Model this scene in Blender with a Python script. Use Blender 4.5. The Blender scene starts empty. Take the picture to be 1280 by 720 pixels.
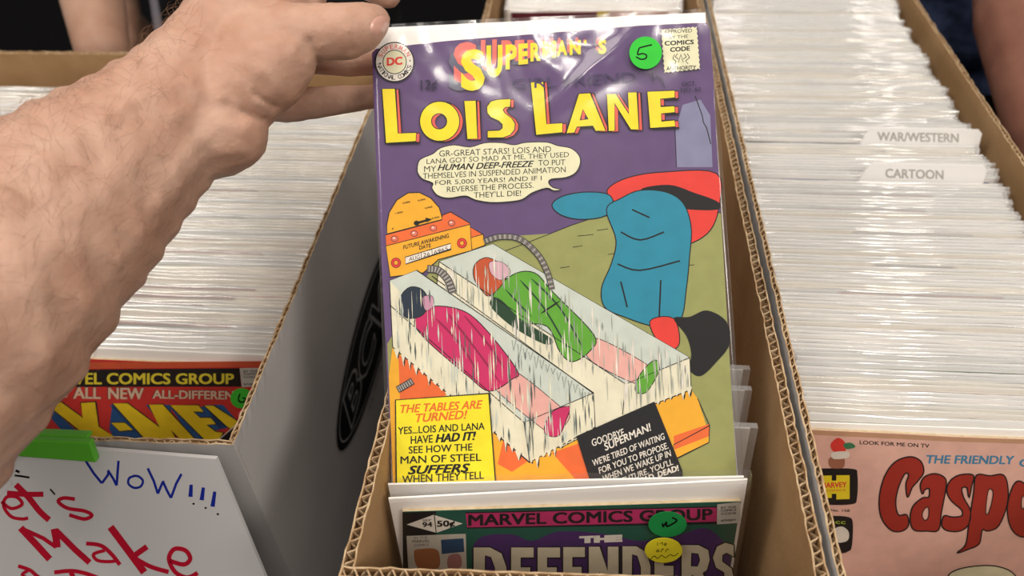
import bpy, bmesh, math, random
import numpy as np
from mathutils import Vector, Matrix, noise
from mathutils.geometry import tessellate_polygon
from mathutils.bvhtree import BVHTree
random.seed(7)
S = bpy.context.scene
COL = S.collection
# ------------------------------------------------------------------ camera
F = 1000.0                                            # focal length in pixels of a 1280 px wide frame
yv = Vector((117, 924, -F)); kz = 50.0
zv = Vector((kz, -(F*F+117*kz)/924, -F)); yv.normalize(); zv.normalize(); zv = -zv
xv = yv.cross(zv)
R = Matrix((xv, yv, zv))                              # camera space -> world
CAM = Vector((-.0067, -.1518, .5831))
def ray(u, v): return R @ Vector(((u-640)/F, -(v-360)/F, -1.0))
def at(u, v, D=None, x=None, y=None, z=None):
    r = ray(u, v)
    t = D if D is not None else (x-CAM.x)/r.x if x is not None else (y-CAM.y)/r.y if y is not None else (z-CAM.z)/r.z
    return CAM + r*t
def proj(p):
    c = R.transposed() @ (Vector(p)-CAM)
    return 640+F*c.x/-c.z, 360-F*c.y/-c.z
cd = bpy.data.cameras.new('camera'); cam = bpy.data.objects.new('camera', cd); COL.objects.link(cam)
cd.sensor_width = 36; cd.lens = F/1280*36; cd.clip_start = .01; cd.clip_end = 60
cd.dof.use_dof = True; cd.dof.focus_distance = .385; cd.dof.aperture_fstop = 8.5
cam.matrix_world = Matrix.Translation(CAM) @ R.to_4x4()
S.camera = cam
# ------------------------------------------------------------------ light
S.view_settings.view_transform = 'Standard'; S.view_settings.look = 'None'
S.view_settings.exposure = -0.28; S.view_settings.gamma = 1
W = bpy.data.worlds.new('hall_light'); S.world = W; W.use_nodes = True
W.node_tree.nodes['Background'].inputs[0].default_value = (1, .93, .86, 1)
W.node_tree.nodes['Background'].inputs[1].default_value = .30
def lamp(name, loc, target, sx, sy, power, col=(1, .93, .84)):
    l = bpy.data.lights.new(name, 'AREA'); l.shape = 'RECTANGLE'; l.size = sx; l.size_y = sy; l.energy = power; l.color = col
    o = bpy.data.objects.new(name, l); COL.objects.link(o); o.location = loc
    o.rotation_euler = (Vector(target)-Vector(loc)).to_track_quat('-Z', 'Y').to_euler()
    return o
lamp('ceiling_lamp', (-.3, .1, 3.0), (0, .3, .2), 1.6, 1.2, 52)
lamp('ceiling_lamp', (-2.3, -1.2, 2.9), (0, .2, .25), 1.3, 1.0, 50)
lamp('ceiling_lamp', (3.0, -1.9, 2.9), (0, .2, .25), 1.3, 1.0, 84)
lamp('ceiling_lamp', (.42, -1.05, 3.0), (0, .2, .3), .5, .16, 15)
lamp('ceiling_tube_lamp', (1.10, .3, 2.7), (1.10, .3, 0), .05, 1.5, 6)

# ------------------------------------------------------------------ materials
def lin(c):
    return tuple((x/255/12.92 if x/255 <= .04045 else ((x/255+.055)/1.055)**2.4) for x in c)+(1,)
MATS = {}
def mat(name, rgb, rough=.6, spec=.3, var=0, scale=60, bump=0, bscale=200, coat=0, sss=0, rgb2=None, stretch=None):
    if name in MATS: return MATS[name]
    m = bpy.data.materials.new(name); m.use_nodes = True; nt = m.node_tree; b = nt.nodes['Principled BSDF']
    b.inputs['Base Color'].default_value = lin(rgb); b.inputs['Roughness'].default_value = rough
    b.inputs['Specular IOR Level'].default_value = spec; b.inputs['Coat Weight'].default_value = coat
    if sss:
        b.inputs['Subsurface Weight'].default_value = sss; b.inputs['Subsurface Radius'].default_value = (1, .35, .2)
        b.inputs['Subsurface Scale'].default_value = .004
    tc = nt.nodes.new('ShaderNodeTexCoord'); mp = nt.nodes.new('ShaderNodeMapping'); nt.links.new(tc.outputs['Object'], mp.inputs[0])
    if stretch: mp.inputs['Scale'].default_value = stretch
    if var or rgb2:
        n = nt.nodes.new('ShaderNodeTexNoise'); n.inputs['Scale'].default_value = scale; n.inputs['Detail'].default_value = 5
        nt.links.new(mp.outputs[0], n.inputs['Vector'])
        r = nt.nodes.new('ShaderNodeValToRGB'); r.color_ramp.elements[0].position = .32; r.color_ramp.elements[1].position = .68
        a = rgb2 or tuple(c*(1-var) for c in rgb)
        r.color_ramp.elements[0].color = lin(a); r.color_ramp.elements[1].color = lin(rgb)
        nt.links.new(n.outputs['Fac'], r.inputs[0]); nt.links.new(r.outputs[0], b.inputs['Base Color'])
    if bump:
        n2 = nt.nodes.new('ShaderNodeTexNoise'); n2.inputs['Scale'].default_value = bscale; n2.inputs['Detail'].default_value = 4
        nt.links.new(mp.outputs[0], n2.inputs['Vector'])
        bp = nt.nodes.new('ShaderNodeBump'); bp.inputs['Strength'].default_value = bump; bp.inputs['Distance'].default_value = .001
        nt.links.new(n2.outputs['Fac'], bp.inputs['Height']); nt.links.new(bp.outputs[0], b.inputs['Normal'])
    MATS[name] = m; return m
def film(name, gloss=1.0, rough=.12, haze=.03):
    m = bpy.data.materials.new(name); m.use_nodes = True; nt = m.node_tree; nt.nodes.clear()
    o = nt.nodes.new('ShaderNodeOutputMaterial'); t = nt.nodes.new('ShaderNodeBsdfTransparent'); g = nt.nodes.new('ShaderNodeBsdfGlossy')
    g.inputs['Roughness'].default_value = rough
    d = nt.nodes.new('ShaderNodeBsdfDiffuse'); d.inputs[0].default_value = (.9, .9, .9, 1)
    f = nt.nodes.new('ShaderNodeLayerWeight'); f.inputs[0].default_value = .5
    pw = nt.nodes.new('ShaderNodeMath'); pw.operation = 'POWER'; pw.inputs[1].default_value = 4
    nt.links.new(f.outputs['Facing'], pw.inputs[0])
    mu = nt.nodes.new('ShaderNodeMath'); mu.operation = 'MULTIPLY_ADD'; mu.inputs[1].default_value = .8; mu.inputs[2].default_value = .045*gloss; mu.use_clamp = True
    nt.links.new(pw.outputs[0], mu.inputs[0])
    m1 = nt.nodes.new('ShaderNodeMixShader'); m1.inputs[0].default_value = haze
    nt.links.new(t.outputs[0], m1.inputs[1]); nt.links.new(d.outputs[0], m1.inputs[2])
    m2 = nt.nodes.new('ShaderNodeMixShader'); nt.links.new(mu.outputs[0], m2.inputs[0])
    nt.links.new(m1.outputs[0], m2.inputs[1]); nt.links.new(g.outputs[0], m2.inputs[2]); nt.links.new(m2.outputs[0], o.inputs[0])
    MATS[name] = m; return m
KRAFT = mat('kraft', (176, 142, 104), .8, .15, rgb2=(160, 126, 88), scale=25, bump=.25, bscale=500)
KEDGE = mat('kraft_edge', (204, 180, 146), .85, .15, rgb2=(160, 128, 94), scale=180)
LINER = mat('white_liner', (196, 192, 190), .55, .3, rgb2=(182, 178, 176), scale=9)
BOARD = mat('backing_board', (250, 247, 243), .5, .3)
BOARD_B = mat('backing_board_cream', (243, 235, 220), .55, .3)
BOARD_C = mat('backing_board_grey', (226, 224, 222), .55, .3)
PAGES = mat('old_pages', (250, 247, 242), .7, .2, rgb2=(242, 236, 226), scale=200)
PAPER = mat('newsprint', (214, 196, 164), .8, .15, rgb2=(196, 174, 138), scale=300)
SKIN = mat('skin', (200, 162, 142), .5, .3, rgb2=(184, 141, 120), scale=42, bump=.5, bscale=260, sss=.2)
SKIN_B = mat('skin_tan', (176, 140, 120), .55, .3, rgb2=(154, 114, 94), scale=25, sss=.2)
NAIL = mat('nail', (214, 164, 148), .25, .5)
SKIN_D = mat('skin_brown', (142, 98, 82), .6, .25, rgb2=(126, 82, 68), scale=25, sss=.2)
HAIR = mat('body_hair', (138, 104, 78), .6, .3)
FILM = film('bag_film', 1.3, .16, .015)
FILM_E = film('bag_film_edge', 4.0, .10, .30)
BLACK = mat('black_cloth', (7, 7, 9), .95, 0.0, var=.4, scale=40, bump=.3, bscale=90)
DENIM = mat('denim', (66, 78, 112), .85, .15, var=.45, scale=60, bump=.4, bscale=400)
def ink(name, rgb, rough=.42): return mat('ink_'+name, rgb, rough, .12, var=.05, scale=120)

# ------------------------------------------------------------------ object helpers
def link(o, parent=None):
    COL.objects.link(o)
    if parent: o.parent = parent
    return o
def mesh_obj(name, verts, faces, mats, parent=None, mi=None, smooth=False):
    me = bpy.data.meshes.new(name); me.from_pydata([tuple(v) for v in verts], [], faces)
    for m in (mats if isinstance(mats, (list, tuple)) else [mats]): me.materials.append(m)
    if mi is not None: me.polygons.foreach_set('material_index', mi)
    if smooth: me.polygons.foreach_set('use_smooth', [True]*len(me.polygons))
    me.update()
    return link(bpy.data.objects.new(name, me), parent)
def tag(o, label=None, cat=None, group=None, kind=None):
    for k, v in (('label', label), ('category', cat), ('group', group), ('kind', kind)):
        if v: o[k] = v
    return o
def thing(name, label, cat, group=None, M=None):
    o = bpy.data.objects.new(name, None); o.empty_display_size = .02; COL.objects.link(o)
    if M is not None: o.matrix_world = M
    return tag(o, label, cat, group)
class MB:
    def __init__(s): s.v = []; s.f = []; s.m = []
    def add(s, vs, fs, m=0):
        n = len(s.v); s.v += [tuple(v) for v in vs]; s.f += [tuple(i+n for i in f) for f in fs]; s.m += [m]*len(fs)
    def box(s, a, b, m=0):
        (x0, y0, z0), (x1, y1, z1) = a, b
        s.add([(x0,y0,z0),(x1,y0,z0),(x1,y1,z0),(x0,y1,z0),(x0,y0,z1),(x1,y0,z1),(x1,y1,z1),(x0,y1,z1)],
              [(0,3,2,1),(4,5,6,7),(0,1,5,4),(1,2,6,5),(2,3,7,6),(3,0,4,7)], m)
    def prism(s, pts, z0, z1, m=0):               # pts counterclockwise 2D
        n = len(pts)
        s.add([(p[0], p[1], z0) for p in pts]+[(p[0], p[1], z1) for p in pts],
              [tuple(range(n-1, -1, -1)), tuple(range(n, 2*n))]+[(i, (i+1)%n, n+(i+1)%n, n+i) for i in range(n)], m)
    def tube(s, pts, r, sides=6, m=0):
        pts = [Vector(p) for p in pts]; n = len(pts); rr = r if isinstance(r, (list, tuple)) else [r]*n
        base = len(s.v); ref = None
        for i, p in enumerate(pts):
            t = (pts[min(i+1, n-1)]-pts[max(i-1, 0)]).normalized()
            if ref is None: ref = t.orthogonal().normalized()
            ref = (ref-t*ref.dot(t)).normalized(); b = t.cross(ref)
            for k in range(sides):
                a = 2*math.pi*k/sides; s.v.append(tuple(p+(ref*math.cos(a)+b*math.sin(a))*rr[i]))
        for i in range(n-1):
            for k in range(sides):
                s.f.append((base+i*sides+k, base+i*sides+(k+1)%sides, base+(i+1)*sides+(k+1)%sides, base+(i+1)*sides+k)); s.m.append(m)
        s.f.append(tuple(base+k for k in range(sides))[::-1]); s.f.append(tuple(base+(n-1)*sides+k for k in range(sides))); s.m += [m, m]
    def build(s, name, mats, parent=None, smooth=False): return mesh_obj(name, s.v, s.f, mats, parent, s.m, smooth)

# ------------------------------------------------------------------ printed surfaces
class Page:                                           # a flat rectangle standing in the scene, with local x, y, n axes
    def __init__(s, o, ex, ey):
        s.ex = Vector(ex).normalized(); e = Vector(ey); s.ey = (e-s.ex*e.dot(s.ex)).normalized(); s.n = s.ex.cross(s.ey); s.o = Vector(o)
        s.M = Matrix.Translation(s.o) @ Matrix((s.ex, s.ey, s.n)).transposed().to_4x4()
    def px(s, u, v, lift=0):
        r = ray(u, v); t = (s.o+s.n*lift-CAM).dot(s.n)/r.dot(s.n); d = CAM+r*t-s.o
        return d.dot(s.ex), d.dot(s.ey)
TCACHE = {}
def glyphs(txt, bold=0.0, shear=0.0):
    k = (txt, bold, shear)
    if k not in TCACHE:
        c = bpy.data.curves.new('t', 'FONT'); c.body = txt; c.offset = bold; c.shear = shear; c.resolution_u = 3
        o = bpy.data.objects.new('t', c); me = bpy.data.meshes.new_from_object(o)
        vs = [tuple(v.co)[:2] for v in me.vertices]; fs = [tuple(p.vertices) for p in me.polygons]
        bpy.data.objects.remove(o); bpy.data.curves.remove(c); bpy.data.meshes.remove(me)
        x0 = min(v[0] for v in vs); x1 = max(v[0] for v in vs); y0 = min(v[1] for v in vs); y1 = max(v[1] for v in vs)
        if y1-y0 < 1e-4: y1 = y0+1
        TCACHE[k] = ([((x-x0)/(x1-x0), (y-y0)/(y1-y0)) for x, y in vs], fs)
    return TCACHE[k]
def smooth_loop(p, n=5, closed=True):
    out = []; N = len(p)
    for i in range(N if closed else N-1):
        a, b, c, d = (p[(i-1)%N], p[i], p[(i+1)%N], p[(i+2)%N]) if closed else (p[max(i-1,0)], p[i], p[i+1], p[min(i+2,N-1)])
        for k in range(n):
            t = k/n
            out.append(tuple(.5*((2*b[j])+(-a[j]+c[j])*t+(2*a[j]-5*b[j]+4*c[j]-d[j])*t*t+(-a[j]+3*b[j]-3*c[j]+d[j])*t**3) for j in (0, 1)))
    if not closed: out.append(tuple(p[-1]))
    return out
class Ink:                                            # flat print: every shape a thin layer just above the page
    STEP = 6e-6
    def __init__(s, page, lift=0): s.p = page; s.lift = lift; s.v = []; s.f = []; s.m = []; s.mats = []; s.L = 0; s.bend = None
    def mi(s, m):
        if m not in s.mats: s.mats.append(m)
        return s.mats.index(m)
    def put(s, vs, fs, m, up=True):
        if up: s.L += 1
        z = s.lift+s.STEP*s.L; n = len(s.v); k = s.mi(m)
        for u, v in vs:
            x, y = s.p.px(u, v, s.lift); s.v.append((x, y, z))
        for f in fs:
            a, b, c = (s.v[f[i]+n] for i in (0, 1, 2))
            ar = (b[0]-a[0])*(c[1]-a[1])-(b[1]-a[1])*(c[0]-a[0])
            s.f.append(tuple(i+n for i in (f if ar > 0 else f[::-1]))); s.m.append(k)
    def poly(s, pts, m, holes=(), up=True):
        loops = [[Vector((x, y, 0)) for x, y in l] for l in [pts]+list(holes)]
        s.put([tuple(q)[:2] for l in loops for q in l], [tuple(t) for t in tessellate_polygon(loops)], m, up)
    def stroke(s, pts, w, m, up=True, closed=False):
        if closed: pts = list(pts)+[pts[0]]
        vs = []; fs = []; N = len(pts)
        ww = w if isinstance(w, (list, tuple)) else [w]*N
        for i in range(N):
            a = pts[max(i-1, 0)]; b = pts[min(i+1, N-1)]
            if closed and i in (0, N-1): a = pts[-2]; b = pts[1]
            dx, dy = b[0]-a[0], b[1]-a[1]; l = math.hypot(dx, dy) or 1; nx, ny = -dy/l*ww[i]/2, dx/l*ww[i]/2
            if 0 < i < N-1:
                e = (pts[i][0]-pts[i-1][0], pts[i][1]-pts[i-1][1]); le = math.hypot(*e) or 1
                c = abs(nx*-e[1]/le+ny*e[0]/le)/(ww[i]/2+1e-9); q = 1/max(c, .5); nx *= q; ny *= q
            vs += [(pts[i][0]+nx, pts[i][1]+ny), (pts[i][0]-nx, pts[i][1]-ny)]
        for i in range(N-1): fs.append((2*i, 2*i+1, 2*i+3, 2*i+2))
        s.put(vs, fs, m, up)
    def shape(s, pts, m, line=None, w=1.0, holes=()):
        s.poly(pts, m, holes)
        if line:
            s.L += 1; s.stroke(pts, w, line, False, True)
            for h in holes: s.stroke(h, w, line, False, True)
    def ell(s, cx, cy, rx, ry, m, line=None, w=1, rot=0, n=28):
        c, q = math.cos(rot), math.sin(rot)
        s.shape([(cx+rx*math.cos(a)*c-ry*math.sin(a)*q, cy+rx*math.cos(a)*q+ry*math.sin(a)*c) for a in (2*math.pi*i/n for i in range(n))], m, line, w)
    def text(s, t, tl, tr, h, m, bold=.0, shear=0, h2=None, up=True, h_dir=(0, 1)):   # tl, tr = top corners in px, h letter height
        one = len(t) == 1 or bold >= .09
        vs, fs = glyphs(t, bold if one else 0, shear); h2 = h2 or h; b = 0 if one else bold*h*1.15
        if up: s.L += 1
        for ox, oy in (((0, 0),) if b < .04 else ((-b, -b*.6), (b, -b*.6), (-b, b*.6), (b, b*.6))):
            out = []
            for x, y in vs:
                hh = (h*(1-x)+h2*x)*(1-y)
                out.append((tl[0]+(tr[0]-tl[0])*x+h_dir[0]*hh+ox, tl[1]+(tr[1]-tl[1])*x+h_dir[1]*hh+oy))
            s.L += .5
            s.put(out, fs, m, False)
    def arc(s, t, cx, cy, r, a0, a1, size, m, bold=.02, inward=False):
        s.L += 1
        for i, ch in enumerate(t):
            if ch == ' ': continue
            a = math.radians(a0+(a1-a0)*(i/(len(t)-1))); px, py = cx+r*math.cos(a), cy+r*math.sin(a)
            ux, uy = (math.cos(a), math.sin(a))                 # outward, image y down
            if inward: ux, uy = -ux, -uy
            tx, ty = -uy, ux
            vs, fs = glyphs(ch, bold)
            w = size*(.35 if ch == 'I' else .75)
            s.put([(px+tx*(x-.5)*w+ux*(y-.5)*size, py+ty*(x-.5)*w+uy*(y-.5)*size) for x, y in vs], fs, m, False)
    def build(s, name, parent, label=None):
        if not s.v: return
        o = mesh_obj(name, s.v, s.f, s.mats, parent, s.m)
        if label: o['label'] = label
        return o
def zm(x0, y0, k): return lambda *p: [(x0+a/k, y0+b/k) for a, b in p]
K_ = ink('black', (14, 12, 16)); WH = ink('white', (240, 232, 220)); YE = ink('yellow', (250, 226, 40)); RD = ink('red', (232, 62, 52))
CREAM = ink('cream', (236, 232, 196))

# ------------------------------------------------------------------ the setting: floor, table
TZ = .02
fl = mesh_obj('floor', [(-4,-3,-.72),(4,-3,-.72),(4,6,-.72),(-4,6,-.72)], [(0,1,2,3)], mat('hall_carpet', (20, 19, 22), .95, .1, var=.4, scale=120)); fl['kind'] = 'structure'
tb = thing('folding_table', 'long folding table under a black cloth carrying the comic boxes', 'table', M=Matrix.Translation((0, .3, -.72)))
m = MB(); m.box((-1.05, -.70, .705), (1.05, .53, .7365)); m.build('table_top', mat('table_plastic', (150, 148, 142), .6), tb)
for sx in (-1, 1):
    for yy in (-.68, .5):
        m = MB(); m.tube([(sx*1.0, yy*.97, 0), (sx*.95, yy*.97, .705)], .014, 10); m.build('leg', mat('leg_metal', (90, 90, 92), .4), tb)
m = MB()
NX, NY = 60, 40
def cloth_z(x, y):
    dx = max(0, abs(x)-1.11); dy = max(0, y-.89, -.46-y); d = math.hypot(dx, dy)
    return TZ-.0005-(min(d, .02)**.5*0 if d == 0 else d*6), d
vs = []; fs = []
xs = [-1.17+2.34*i/NX for i in range(NX+1)]; ys = [-.52+1.47*j/NY for j in range(NY+1)]
for y in ys:
    for x in xs:
        z, d = cloth_z(x, y); k = .012*math.sin((x+y)*38) if d > .01 else 0
        vs.append((x+(k if abs(x) > 1.11 else 0), y+k, z))
for j in range(NY):
    for i in range(NX): a = j*(NX+1)+i; fs.append((a, a+1, a+NX+2, a+NX+1))
tag(mesh_obj('tablecloth', vs, fs, BLACK, smooth=True), 'plain black cloth spread over the table under the boxes', 'tablecloth')

# ------------------------------------------------------------------ cardboard boxes
def wall_strip(mb, a, b, za, zb, z0, th, side, mats, jag=.0005, step=.004, seed=0):
    """one thin paper liner from a to b (xy), top heights za..zb; 'side' the unit normal pointing out"""
    rnd = random.Random(seed); a = Vector(a); b = Vector(b); L = (b-a).length; n = max(2, int(L/step)); sd = Vector(side)
    vs = []; fs = []; mm = []
    for i in range(n+1):
        t = i/n; p = a.lerp(b, t); o = sd*rnd.uniform(-jag, jag)*.6; zt = za+(zb-za)*t+rnd.uniform(-jag, jag)
        q = p-sd*th; g = sd*th*rnd.uniform(-.1, .5); zm_ = zt-.008
        vs += [(p.x, p.y, z0), (p.x, p.y, zm_), (p.x+o.x, p.y+o.y, zt), (q.x+o.x-g.x, q.y+o.y-g.y, zt), (q.x, q.y, zm_), (q.x, q.y, z0)]
    for i in range(n):
        k = 6*i; fs += [(k+j, k+6+j, k+6+(j+1)%6, k+(j+1)%6) for j in range(6)]; mm += [mats[0], mats[0], 2, mats[1], mats[1], 2]
    fs += [(0, 1, 2, 3, 4, 5), tuple(6*n+j for j in (5, 4, 3, 2, 1, 0))]; mm += [mats[0], mats[0]]
    k0 = len(mb.v); mb.v += vs; mb.f += [tuple(i+k0 for i in f) for f in fs]; mb.m += mm
def panel(box, name, a, b, za, zb, th, inn, seed, period=.0052, outer_white=True, z0=TZ, e=0):
    """corrugated wall: outer liner a-b, inner liner th further in, fluting in between"""
    a = Vector(a); b = Vector(b); d = (b-a).normalized(); n = Vector(inn)
    mb = MB(); wall_strip(mb, a, b, za, zb, z0, .0006, -n, (0 if outer_white else 1, 1), seed=seed)
    a = a+d*e; b = b-d*e
    wall_strip(mb, a+n*th, b+n*th, za-.0003, zb-.0003, z0, .0006, n, (1, 1), seed=seed+1)
    o = mb.build(name, [LINER, KRAFT, KEDGE], box)
    fb = MB(); L = (b-a).length; steps = int(L/period*6); amp = th/2-.0007; rnd = random.Random(seed+9); ph = 0
    vs = []; fs = []
    for i in range(steps+1):
        t = i/steps; ph += 2*math.pi/6*rnd.uniform(.8, 1.2)
        p = a+(b-a)*t+n*(th/2+amp*math.sin(ph)); zt = za+(zb-za)*t-rnd.uniform(.0002, .0011); w = .00022
        for s_ in (-1, 1): vs += [(p.x+d.x*w*s_+n.x*w*s_, p.y+d.y*w*s_+n.y*w*s_, zt), (p.x+d.x*w*s_+n.x*w*s_, p.y+d.y*w*s_+n.y*w*s_, zt-.03)]
    for i in range(steps):
        k = 4*i; fs += [(k, k+4, k+5, k+1), (k+2, k+3, k+7, k+6), (k, k+2, k+6, k+4)]
    fb.add(vs, fs); fb.build('fluting', [KEDGE], o)
    return o
def make_box(label, c, z, th, seed, period=.0052):
    """c = outer corners front-left, front-right, back-right, back-left; z = their top heights"""
    t = thing('comic_box', label, 'box')
    names = ['front_panel', 'side_panel', 'back_panel', 'side_panel']
    for i in range(4):
        a, b = Vector(c[i]), Vector(c[(i+1)%4]); d = (b-a).normalized(); n = Vector((-d.y, d.x))
        e = th if i % 2 else 0
        panel(t, names[i], a, b, z[i], z[(i+1)%4], th, n, seed+20*i, period, e=e)
    m = MB(); cx = sum(p[0] for p in c)/4; cy = sum(p[1] for p in c)/4; k = 1-th/.1
    m.prism([(cx+(p[0]-cx)*k, cy+(p[1]-cy)*(1-th/.2)) for p in c], TZ+.0002, TZ+.003, 0); m.build('bottom_panel', [KRAFT], t)
    return t
mid_box = make_box('kraft-lined corrugated comic box in the centre, holding the raised comic', [(-.0990, -.0025), (.0935, .0045), (.0925, .675), (-.1005, .675)], [.285, .285, .285, .285], .005, 1)
left_box = make_box('white corrugated short comic box with black oval logo, left of the centre box', [(-.349, .0535), (-.164, .0580), (-.165, .445), (-.350, .445)], [.285]*4, .0028, 101, .0042)
right_box = make_box('long comic box at right edge, brown inside wall, pink-covered comic in front', [(.0970, -.07), (.284, -.07), (.290, .675), (.0965, .675)], [.285, .272, .272, .285], .0032, 201, .0046)
far_box = make_box('white comic box at far left, partly hidden behind the bare forearm', [(-.556, .055), (-.357, .057), (-.358, .447), (-.557, .447)], [.285]*4, .003, 301)
# corner shading tape line and black oval logo on the left box's side
LP = Page((-.1638, .3, .15), (0, 1, 0), (0, 0, 1))    # its outward normal is +x
LI = Ink(LP, .0004)
def el3(cy_, cz, ry, rz, n=40): return [(cy_+ry*math.cos(2*math.pi*i/n), cz+rz*math.sin(2*math.pi*i/n)) for i in range(n)]
def put_local(I, loop, m, holes=()):
    loops = [[Vector((x, y, 0)) for x, y in l] for l in [loop]+list(holes)]
    I.L += 1; n = len(I.v); k = I.mi(m)
    I.v += [(q.x, q.y, I.lift+I.STEP*I.L) for l in loops for q in l]
    for t in tessellate_polygon(loops): I.f.append(tuple(n+i for i in t)); I.m.append(k)
lgrey = ink('logo_grey', (168, 166, 166)); lk = ink('logo_black', (20, 20, 22))
a0 = LP.px(424, 560); a1 = LP.px(492, 330)
LCX = (.3, 0)
lc = (a0[0]+.104, a0[1]+.004); 
put_local(LI, el3(lc[0], lc[1], .106, .036), lk)
put_local(LI, el3(lc[0], lc[1], .100, .0320), lgrey, [el3(lc[0], lc[1], .0985, .0308)])
def local_text(I, t, x0, x1, y0, y1, m, bold=.03):
    vs, fs = glyphs(t, bold); I.L += 1; n = len(I.v); k = I.mi(m)
    I.v += [(x0+(x1-x0)*x, y0+(y1-y0)*y, I.lift+I.STEP*I.L) for x, y in vs]
    for f in fs: I.f.append(tuple(n+i for i in f)); I.m.append(k)
local_text(LI, 'BCW', lc[0]-.080, lc[0]+.080, lc[1]-.017, lc[1]+.018, lgrey, .05)
local_text(LI, 'BCW', lc[0]-.078, lc[0]+.078, lc[1]-.015, lc[1]+.016, lk, .01)
local_text(LI, 'SUPPLIES', lc[0]-.04, lc[0]+.03, lc[1]-.045, lc[1]-.041, ink('logo_fine', (110, 110, 112)), .0)
LI.m = LI.m
lo = LI.build('printed_logo', left_box); lo.matrix_world = LP.M
lo['label'] = 'black oval maker logo with grey outline and letters'

# ------------------------------------------------------------------ the rows of bagged comics
CW, CH = .164, .240
def comic_mesh(name, seed, board, cover, w=CW):
    r = random.Random(seed); m = MB(); nx = 8
    th = r.uniform(.0015, .0019); bow = r.uniform(-.0012, .0012)
    def slab(x0, x1, y0, y1, z0, z1, mi, n=nx):
        vs = []; fs = []
        for i in range(n+1):
            x = x0+(x1-x0)*i/n; d = bow*(1-(2*x/w)**2)
            vs += [(x, y0, z0+d), (x, y1, z0+d), (x, y1, z1+d), (x, y0, z1+d)]
        for i in range(n):
            k = 4*i; fs += [(k, k+1, k+5, k+4), (k+1, k+2, k+6, k+5), (k+2, k+3, k+7, k+6), (k+3, k, k+4, k+7)]
        fs += [(0, 3, 2, 1), (4*n, 4*n+1, 4*n+2, 4*n+3)]; m.add(vs, fs, mi)
    slab(-w/2, w/2, 0, CH, 0, .0013, 0)                               # backing board
    hc = CH-r.uniform(.0012, .0032); slab(-w/2+.004, w/2-.004, .001, hc, .0014, .0012+th, 1)      # the comic itself
    slab(-w/2+.004, w/2-.004, hc-.004, hc+.0001, .0015, .0010+th, 2)
    # the bag's folded lip along the top, a low rolled ridge of film
    n = 10; vs = []; fs = []; e = .0022
    for i in range(n+1):
        x = -w/2-e+(w+2*e)*i/n; d = bow*(1-(2*x/w)**2)
        lift = .0008+.0006*math.sin(i*1.9+seed)
        c_ = (th+.0014)/2; prof = [(CH-.016, .0016+th)]+[(CH-.0012+(lift+.0012)*math.sin(a_), c_-.0003+(c_+.0001)*math.cos(a_)) for a_ in (.0, .4, .8, 1.2, 1.57, 1.95, 2.35, 2.8)]+[(CH-.012, -.0004)]
        vs += [(x, y, z+d) for y, z in prof]
    for i in range(n):
        for j in range(9): k = 10*i+j; fs.append((k, k+10, k+11, k+1))
    m.add(vs, fs, 3)
    for sx in (-1, 1):                                                # side seams of the bag
        x = sx*w/2; m.add([(x, .002, 0), (x+sx*e, .002, 0), (x+sx*e, CH, 0), (x, CH, 0)], [(0, 1, 2, 3)], 3)
    me_o = m.build(name, [board, cover, PAGES, FILM_E]); me = me_o.data
    me.polygons.foreach_set('use_smooth', [p.material_index == 3 for p in me.polygons])
    bpy.data.objects.remove(me_o); return me
covers = [(206, 70, 50), (60, 90, 150), (206, 130, 110), (90, 60, 110), (60, 120, 80), (230, 225, 215), (30, 30, 36), (190, 120, 90)]
variants = [comic_mesh('bagged_comic', i, [BOARD, BOARD, BOARD_B, BOARD, BOARD_C, BOARD, BOARD, BOARD_B][i], ink('cover%d' % i, covers[i])) for i in range(8)]
def row(y0, y1, x, ztop, lean0, lean1, pitch, label, group, jx=.0025, jz=.0022, seed=0, cream=0, turn=0, avoid=()):
    r = random.Random(seed); y = y0; out = []; dz = 0; dx = 0
    while y < y1:
        if any(abs(y-q) < .0026 for q in avoid): y += .0006; continue
        t = (y-y0)/(y1-y0); ln = math.radians(lean0+(lean1-lean0)*t)
        dz = dz*.5+r.uniform(-jz, jz); dx = dx*.6+r.uniform(-jx, jx)
        vi = r.choice([0, 1, 2, 3, 4, 5, 6, 7] if not cream else [0, 2, 2, 4, 7, 7, 5])
        o = bpy.data.objects.new('bagged_comic', variants[vi]); COL.objects.link(o)
        tag(o, label, 'comic', group)
        zt = ztop+dz; yb = y-CH*math.sin(ln); zb = zt-CH*math.cos(ln)
        o.matrix_world = Matrix.Translation((x+dx, yb, max(zb, TZ+.0035))) @ Matrix.Rotation(r.uniform(-.006, .006)+turn, 4, 'Z') @ Matrix.Rotation(math.pi/2-ln, 4, 'X')
        out.append(o); y += pitch*r.uniform(.85, 1.15)
    return out
DIVY = [at(1235, 206, z=.272).y, at(1229, 161, z=.272).y]
row(.116, .652, .1890, .2555, 13, 3, .00335, 'thin bagged comic in the long packed row behind the pink-covered comic', 'bagged comics in the right box', seed=3, avoid=DIVY, jx=.0034)
row(.1425, .428, -.2575, .2585, 13, 3, .0034, 'thin bagged comic packed behind the red-banded comic in the left box', 'bagged comics in the left box', seed=5, cream=1, jx=.0014)
row(.27, .43, -.458, .2585, 8, 3, .0045, 'thin bagged comic in the far left box behind the forearm', 'bagged comics in the far left box', seed=8, cream=1)
BKY = at(700, 13, z=.262).y
row(BKY+.006, .655, -.004, .2560, 8, 3, .0045, 'thin bagged comic in the centre box behind the raised comic', 'bagged comics at the back of the centre box', seed=9)

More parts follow.
